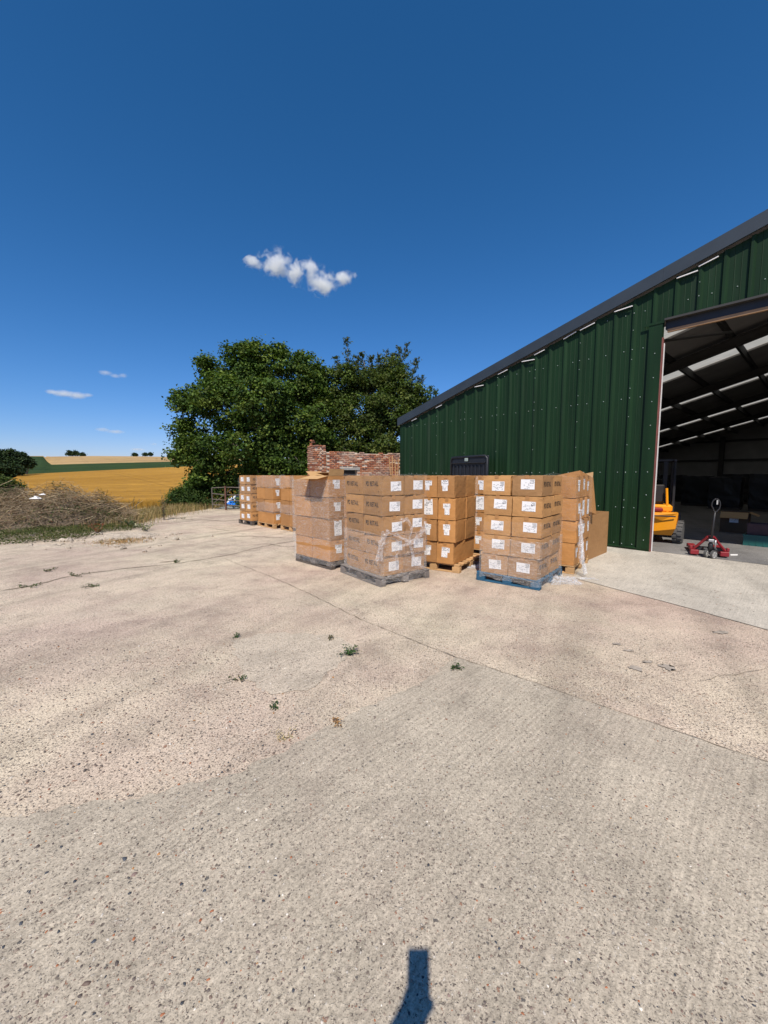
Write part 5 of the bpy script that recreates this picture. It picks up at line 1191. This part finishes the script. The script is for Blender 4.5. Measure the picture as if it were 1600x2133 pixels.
for i, (x, y, lb) in enumerate([(365,1172,'dark weed tuft in the left crack, right one'),(95,1191,'dark weed tuft on the concrete at far left'),(200,1221,'dark weed tuft in the left yard below the crack'),(60,1222,'weed tuft in the crack near the left edge'),(385,1080,'weed tuft in the joint near the dock plant'),(150,1200,'weed tuft in the middle of the left crack')]):
    plant('weed', lb, gp(x,y), .04, 60, WG+WB, 20+i, .16, (.02,.045))
plant('dock_plant', 'tall reddish brown dock plant at the yard edge', gp(342,1083), 1.15, 230, [(.18,.11,.05),(.22,.15,.06),(.13,.12,.04),(.11,.13,.04)], 31, .2, (.04,.10), .35)
plant('dock_plant', 'smaller brown dock plant between brush pile and wheat', gp(278,1078), .85, 150, [(.15,.10,.05),(.09,.10,.04)], 32, .3, (.04,.09), .35)
plant('red_weed', 'red leaved weed at the end of the green weeds', gp(205,1110), .32, 160, [(.25,.07,.04),(.3,.12,.05),(.12,.1,.04)], 33, .22, (.03,.08), .5)
plant('white_flower_weed', 'pale flowering weed at the tip of the chalk bank', gp(302,1106), .25, 220, [(.55,.55,.42),(.12,.14,.05),(.40,.38,.25),(.08,.11,.04)], 34, .3, (.03,.07), .5)
plant('weed', 'green weed clump between brush pile and white flowers', gp(272,1098), .35, 240, WG+WB, 35, .35, (.04,.09))

# ------------------------------------------------------------------ clouds
def cloud(label, blobs, Y, dens, seed, nscale, amp, group='small clouds'):
    """a real body of cloud far away; blobs (x, y, rx, ry) in photo pixels give its billows"""
    xs = [b[0] for b in blobs]; ys = [b[1] for b in blobs]; cx, cy = (min(xs)+max(xs))/2, (min(ys)+max(ys))/2; sc = Y/FPX
    hw = max(abs(b[0]-cx)+b[2]*1.5 for b in blobs); hh = max(abs(b[1]-cy)+b[3]*1.6 for b in blobs); dp = max(b[2] for b in blobs)*1.3
    m, n, out = newmat('cloud_vapour'); tc = n('TexCoord').outputs['Object']
    best = None
    for x, y, rx, ry in blobs:
        v = n('VectorMath', {0: tc, 1: (x-cx, 0, -(y-cy))}, operation='SUBTRACT').outputs[0]
        v = n('VectorMath', {0: v, 1: (1/rx, 1/max(rx*.8, ry), 1/ry)}, operation='MULTIPLY').outputs[0]
        d = n.mth('SUBTRACT', 1.0, n('VectorMath', {0: v}, operation='LENGTH').outputs['Value'])
        best = d if best is None else n('Math', {0: best, 1: d, 2: .5}, operation='SMOOTH_MAX').outputs[0]
    nz = n.noise(n('VectorMath', {0: tc, 1: (seed*13.0, 0, 0)}, operation='ADD').outputs[0], nscale, 8, .62, .6).outputs[0]
    f = n.mth('ADD', best, n.mth('MULTIPLY', n.mth('SUBTRACT', nz, .53), amp))
    dn = n.mth('MULTIPLY', n('MapRange', {0: f, 1: .0, 2: 1.1}, clamp=True).outputs[0], dens/sc)
    vs_ = n('VolumePrincipled', {'Color': (1,1,1,1), 'Density': dn, 'Anisotropy': .0}); n.link(vs_.outputs[0], out.inputs['Volume'])
    bm = bmesh.new(); bmesh.ops.create_icosphere(bm, subdivisions=3, radius=1.0); mb = MB(); mb.addbm(bm)
    mb.v = [(x*hw*1.05, y*dp, z*hh*1.1) for x, y, z in mb.v]
    o = tag(mb.build('cloud', m), label, 'cloud', group); o.location = at(cx, cy, Y); o.scale = (sc, sc, sc); return o
cloud('white puffy cloud, the largest, high in the middle of the sky', [(533,548,19,12),(578,552,31,22),(616,566,18,22),(645,554,22,10),(648,572,12,13),(668,590,30,20),(708,580,18,15),(730,572,8,6)], 2200, .15, 1, .06, 3.4)
cloud('long thin white cloud at the left, above the wood', [(108,816,14,5.5),(132,820,22,7),(160,824,20,7.5),(182,823,10,5)], 2600, .10, 2, .07, 1.2)
cloud('small faint cloud above the long thin one', [(220,777,14,5.5),(240,783,12,5),(255,782,9,5.5)], 2600, .06, 3, .09, 1.3)
cloud('faint flat cloud low left over the hill', [(215,895,16,4.5),(240,899,20,4.5)], 2900, .05, 4, .08, 1.2)
cloud('tiny low cloud near the tree, just above the hill', [(285,936,15,3.5),(294,936.5,10,3)], 3000, .07, 5, .1, 1.0)
cloud('tiny faint cloud low beside the tree', [(320,925,8,2.8)], 3000, .06, 6, .1, 1.0)

# ------------------------------------------------------------------ the person taking the picture (only the shadow shows)
M['skin'] = simple('skin', (.45,.27,.2), .55); M['shirt'] = simple('navy_shirt', (.03,.04,.07), .9); M['phone'] = simple('phone_case', (.02,.02,.022), .4)
ps = thing('person', 'person in navy shirt holding up a phone, only the shadow in view', 'person', (-.3,-.5,0)); pb = Vector((-.3,-.5,0))
def skinned(name, verts, edges, radii, mat, root=0):
    me = bpy.data.meshes.new(name); me.from_pydata([tuple(Vector(v)-pb) for v in verts], edges, []); me.materials.append(mat); o = link(name, me, ps)
    o.modifiers.new('skin', 'SKIN'); sv = me.skin_vertices[0].data
    for i, r_ in enumerate(radii): sv[i].radius = (r_, r_)
    sv[root].use_root = True; o.modifiers.new('smooth', 'SUBSURF').levels = 2; o.modifiers['smooth'].render_levels = 2; return o
B = [(-.3,-.5,.95),(-.3,-.5,1.15),(-.3,-.51,1.38),(-.3,-.5,1.5),(-.3,-.47,1.6),(-.3,-.46,1.7),(-.15,-.49,1.42),(-.22,-.31,1.2),(-.075,-.06,1.45),(.0,-.03,1.53),
     (-.47,-.5,1.42),(-.53,-.5,1.14),(-.52,-.42,.9),(-.51,-.38,.8),(-.2,-.5,.9),(-.19,-.48,.5),(-.19,-.53,.09),(-.19,-.38,.04),(-.4,-.5,.9),(-.41,-.48,.5),(-.41,-.53,.09),(-.41,-.38,.04)]
Eg = [(0,1),(1,2),(2,3),(3,4),(4,5),(2,6),(6,7),(7,8),(8,9),(2,10),(10,11),(11,12),(12,13),(0,14),(14,15),(15,16),(16,17),(0,18),(18,19),(19,20),(20,21)]
Rr = [.15,.14,.16,.055,.085,.08,.065,.055,.042,.045,.065,.05,.035,.035,.1,.065,.045,.04,.1,.065,.045,.04]
skinned('body', B, Eg, Rr, M['shirt'])
for i, (fx, z0) in enumerate(((-.045,1.565),(-.046,1.545),(-.046,1.525),(-.044,1.508))):
    skinned('finger', [(.0,-.05,1.50+.012*i),(-.03,-.05,z0-.005),(fx,-.04,z0),(-.03,-.022,z0+.006)], [(0,1),(1,2),(2,3)], [.012,.009,.008,.007], M['skin'])
skinned('thumb', [(.01,-.04,1.525),(.034,-.035,1.535),(.046,-.028,1.55)], [(0,1),(1,2)], [.02,.016,.01], M['skin'])
skinned('palm', [(.0,-.026,1.575),(-.004,-.03,1.545),(-.02,-.036,1.505),(-.06,-.055,1.46)], [(0,1),(1,2),(2,3)], [.042,.05,.046,.04], M['skin'])
mb = MB(); mb.cbox((0,0,0),(.076,.009,.156),.004, Matrix.Rotation(-PITCH, 3, 'X')); o = tag(mb.build('mobile_phone', M['phone']), 'mobile phone held up by the person taking the picture', 'phone'); o.location = (0,-.012,1.625)
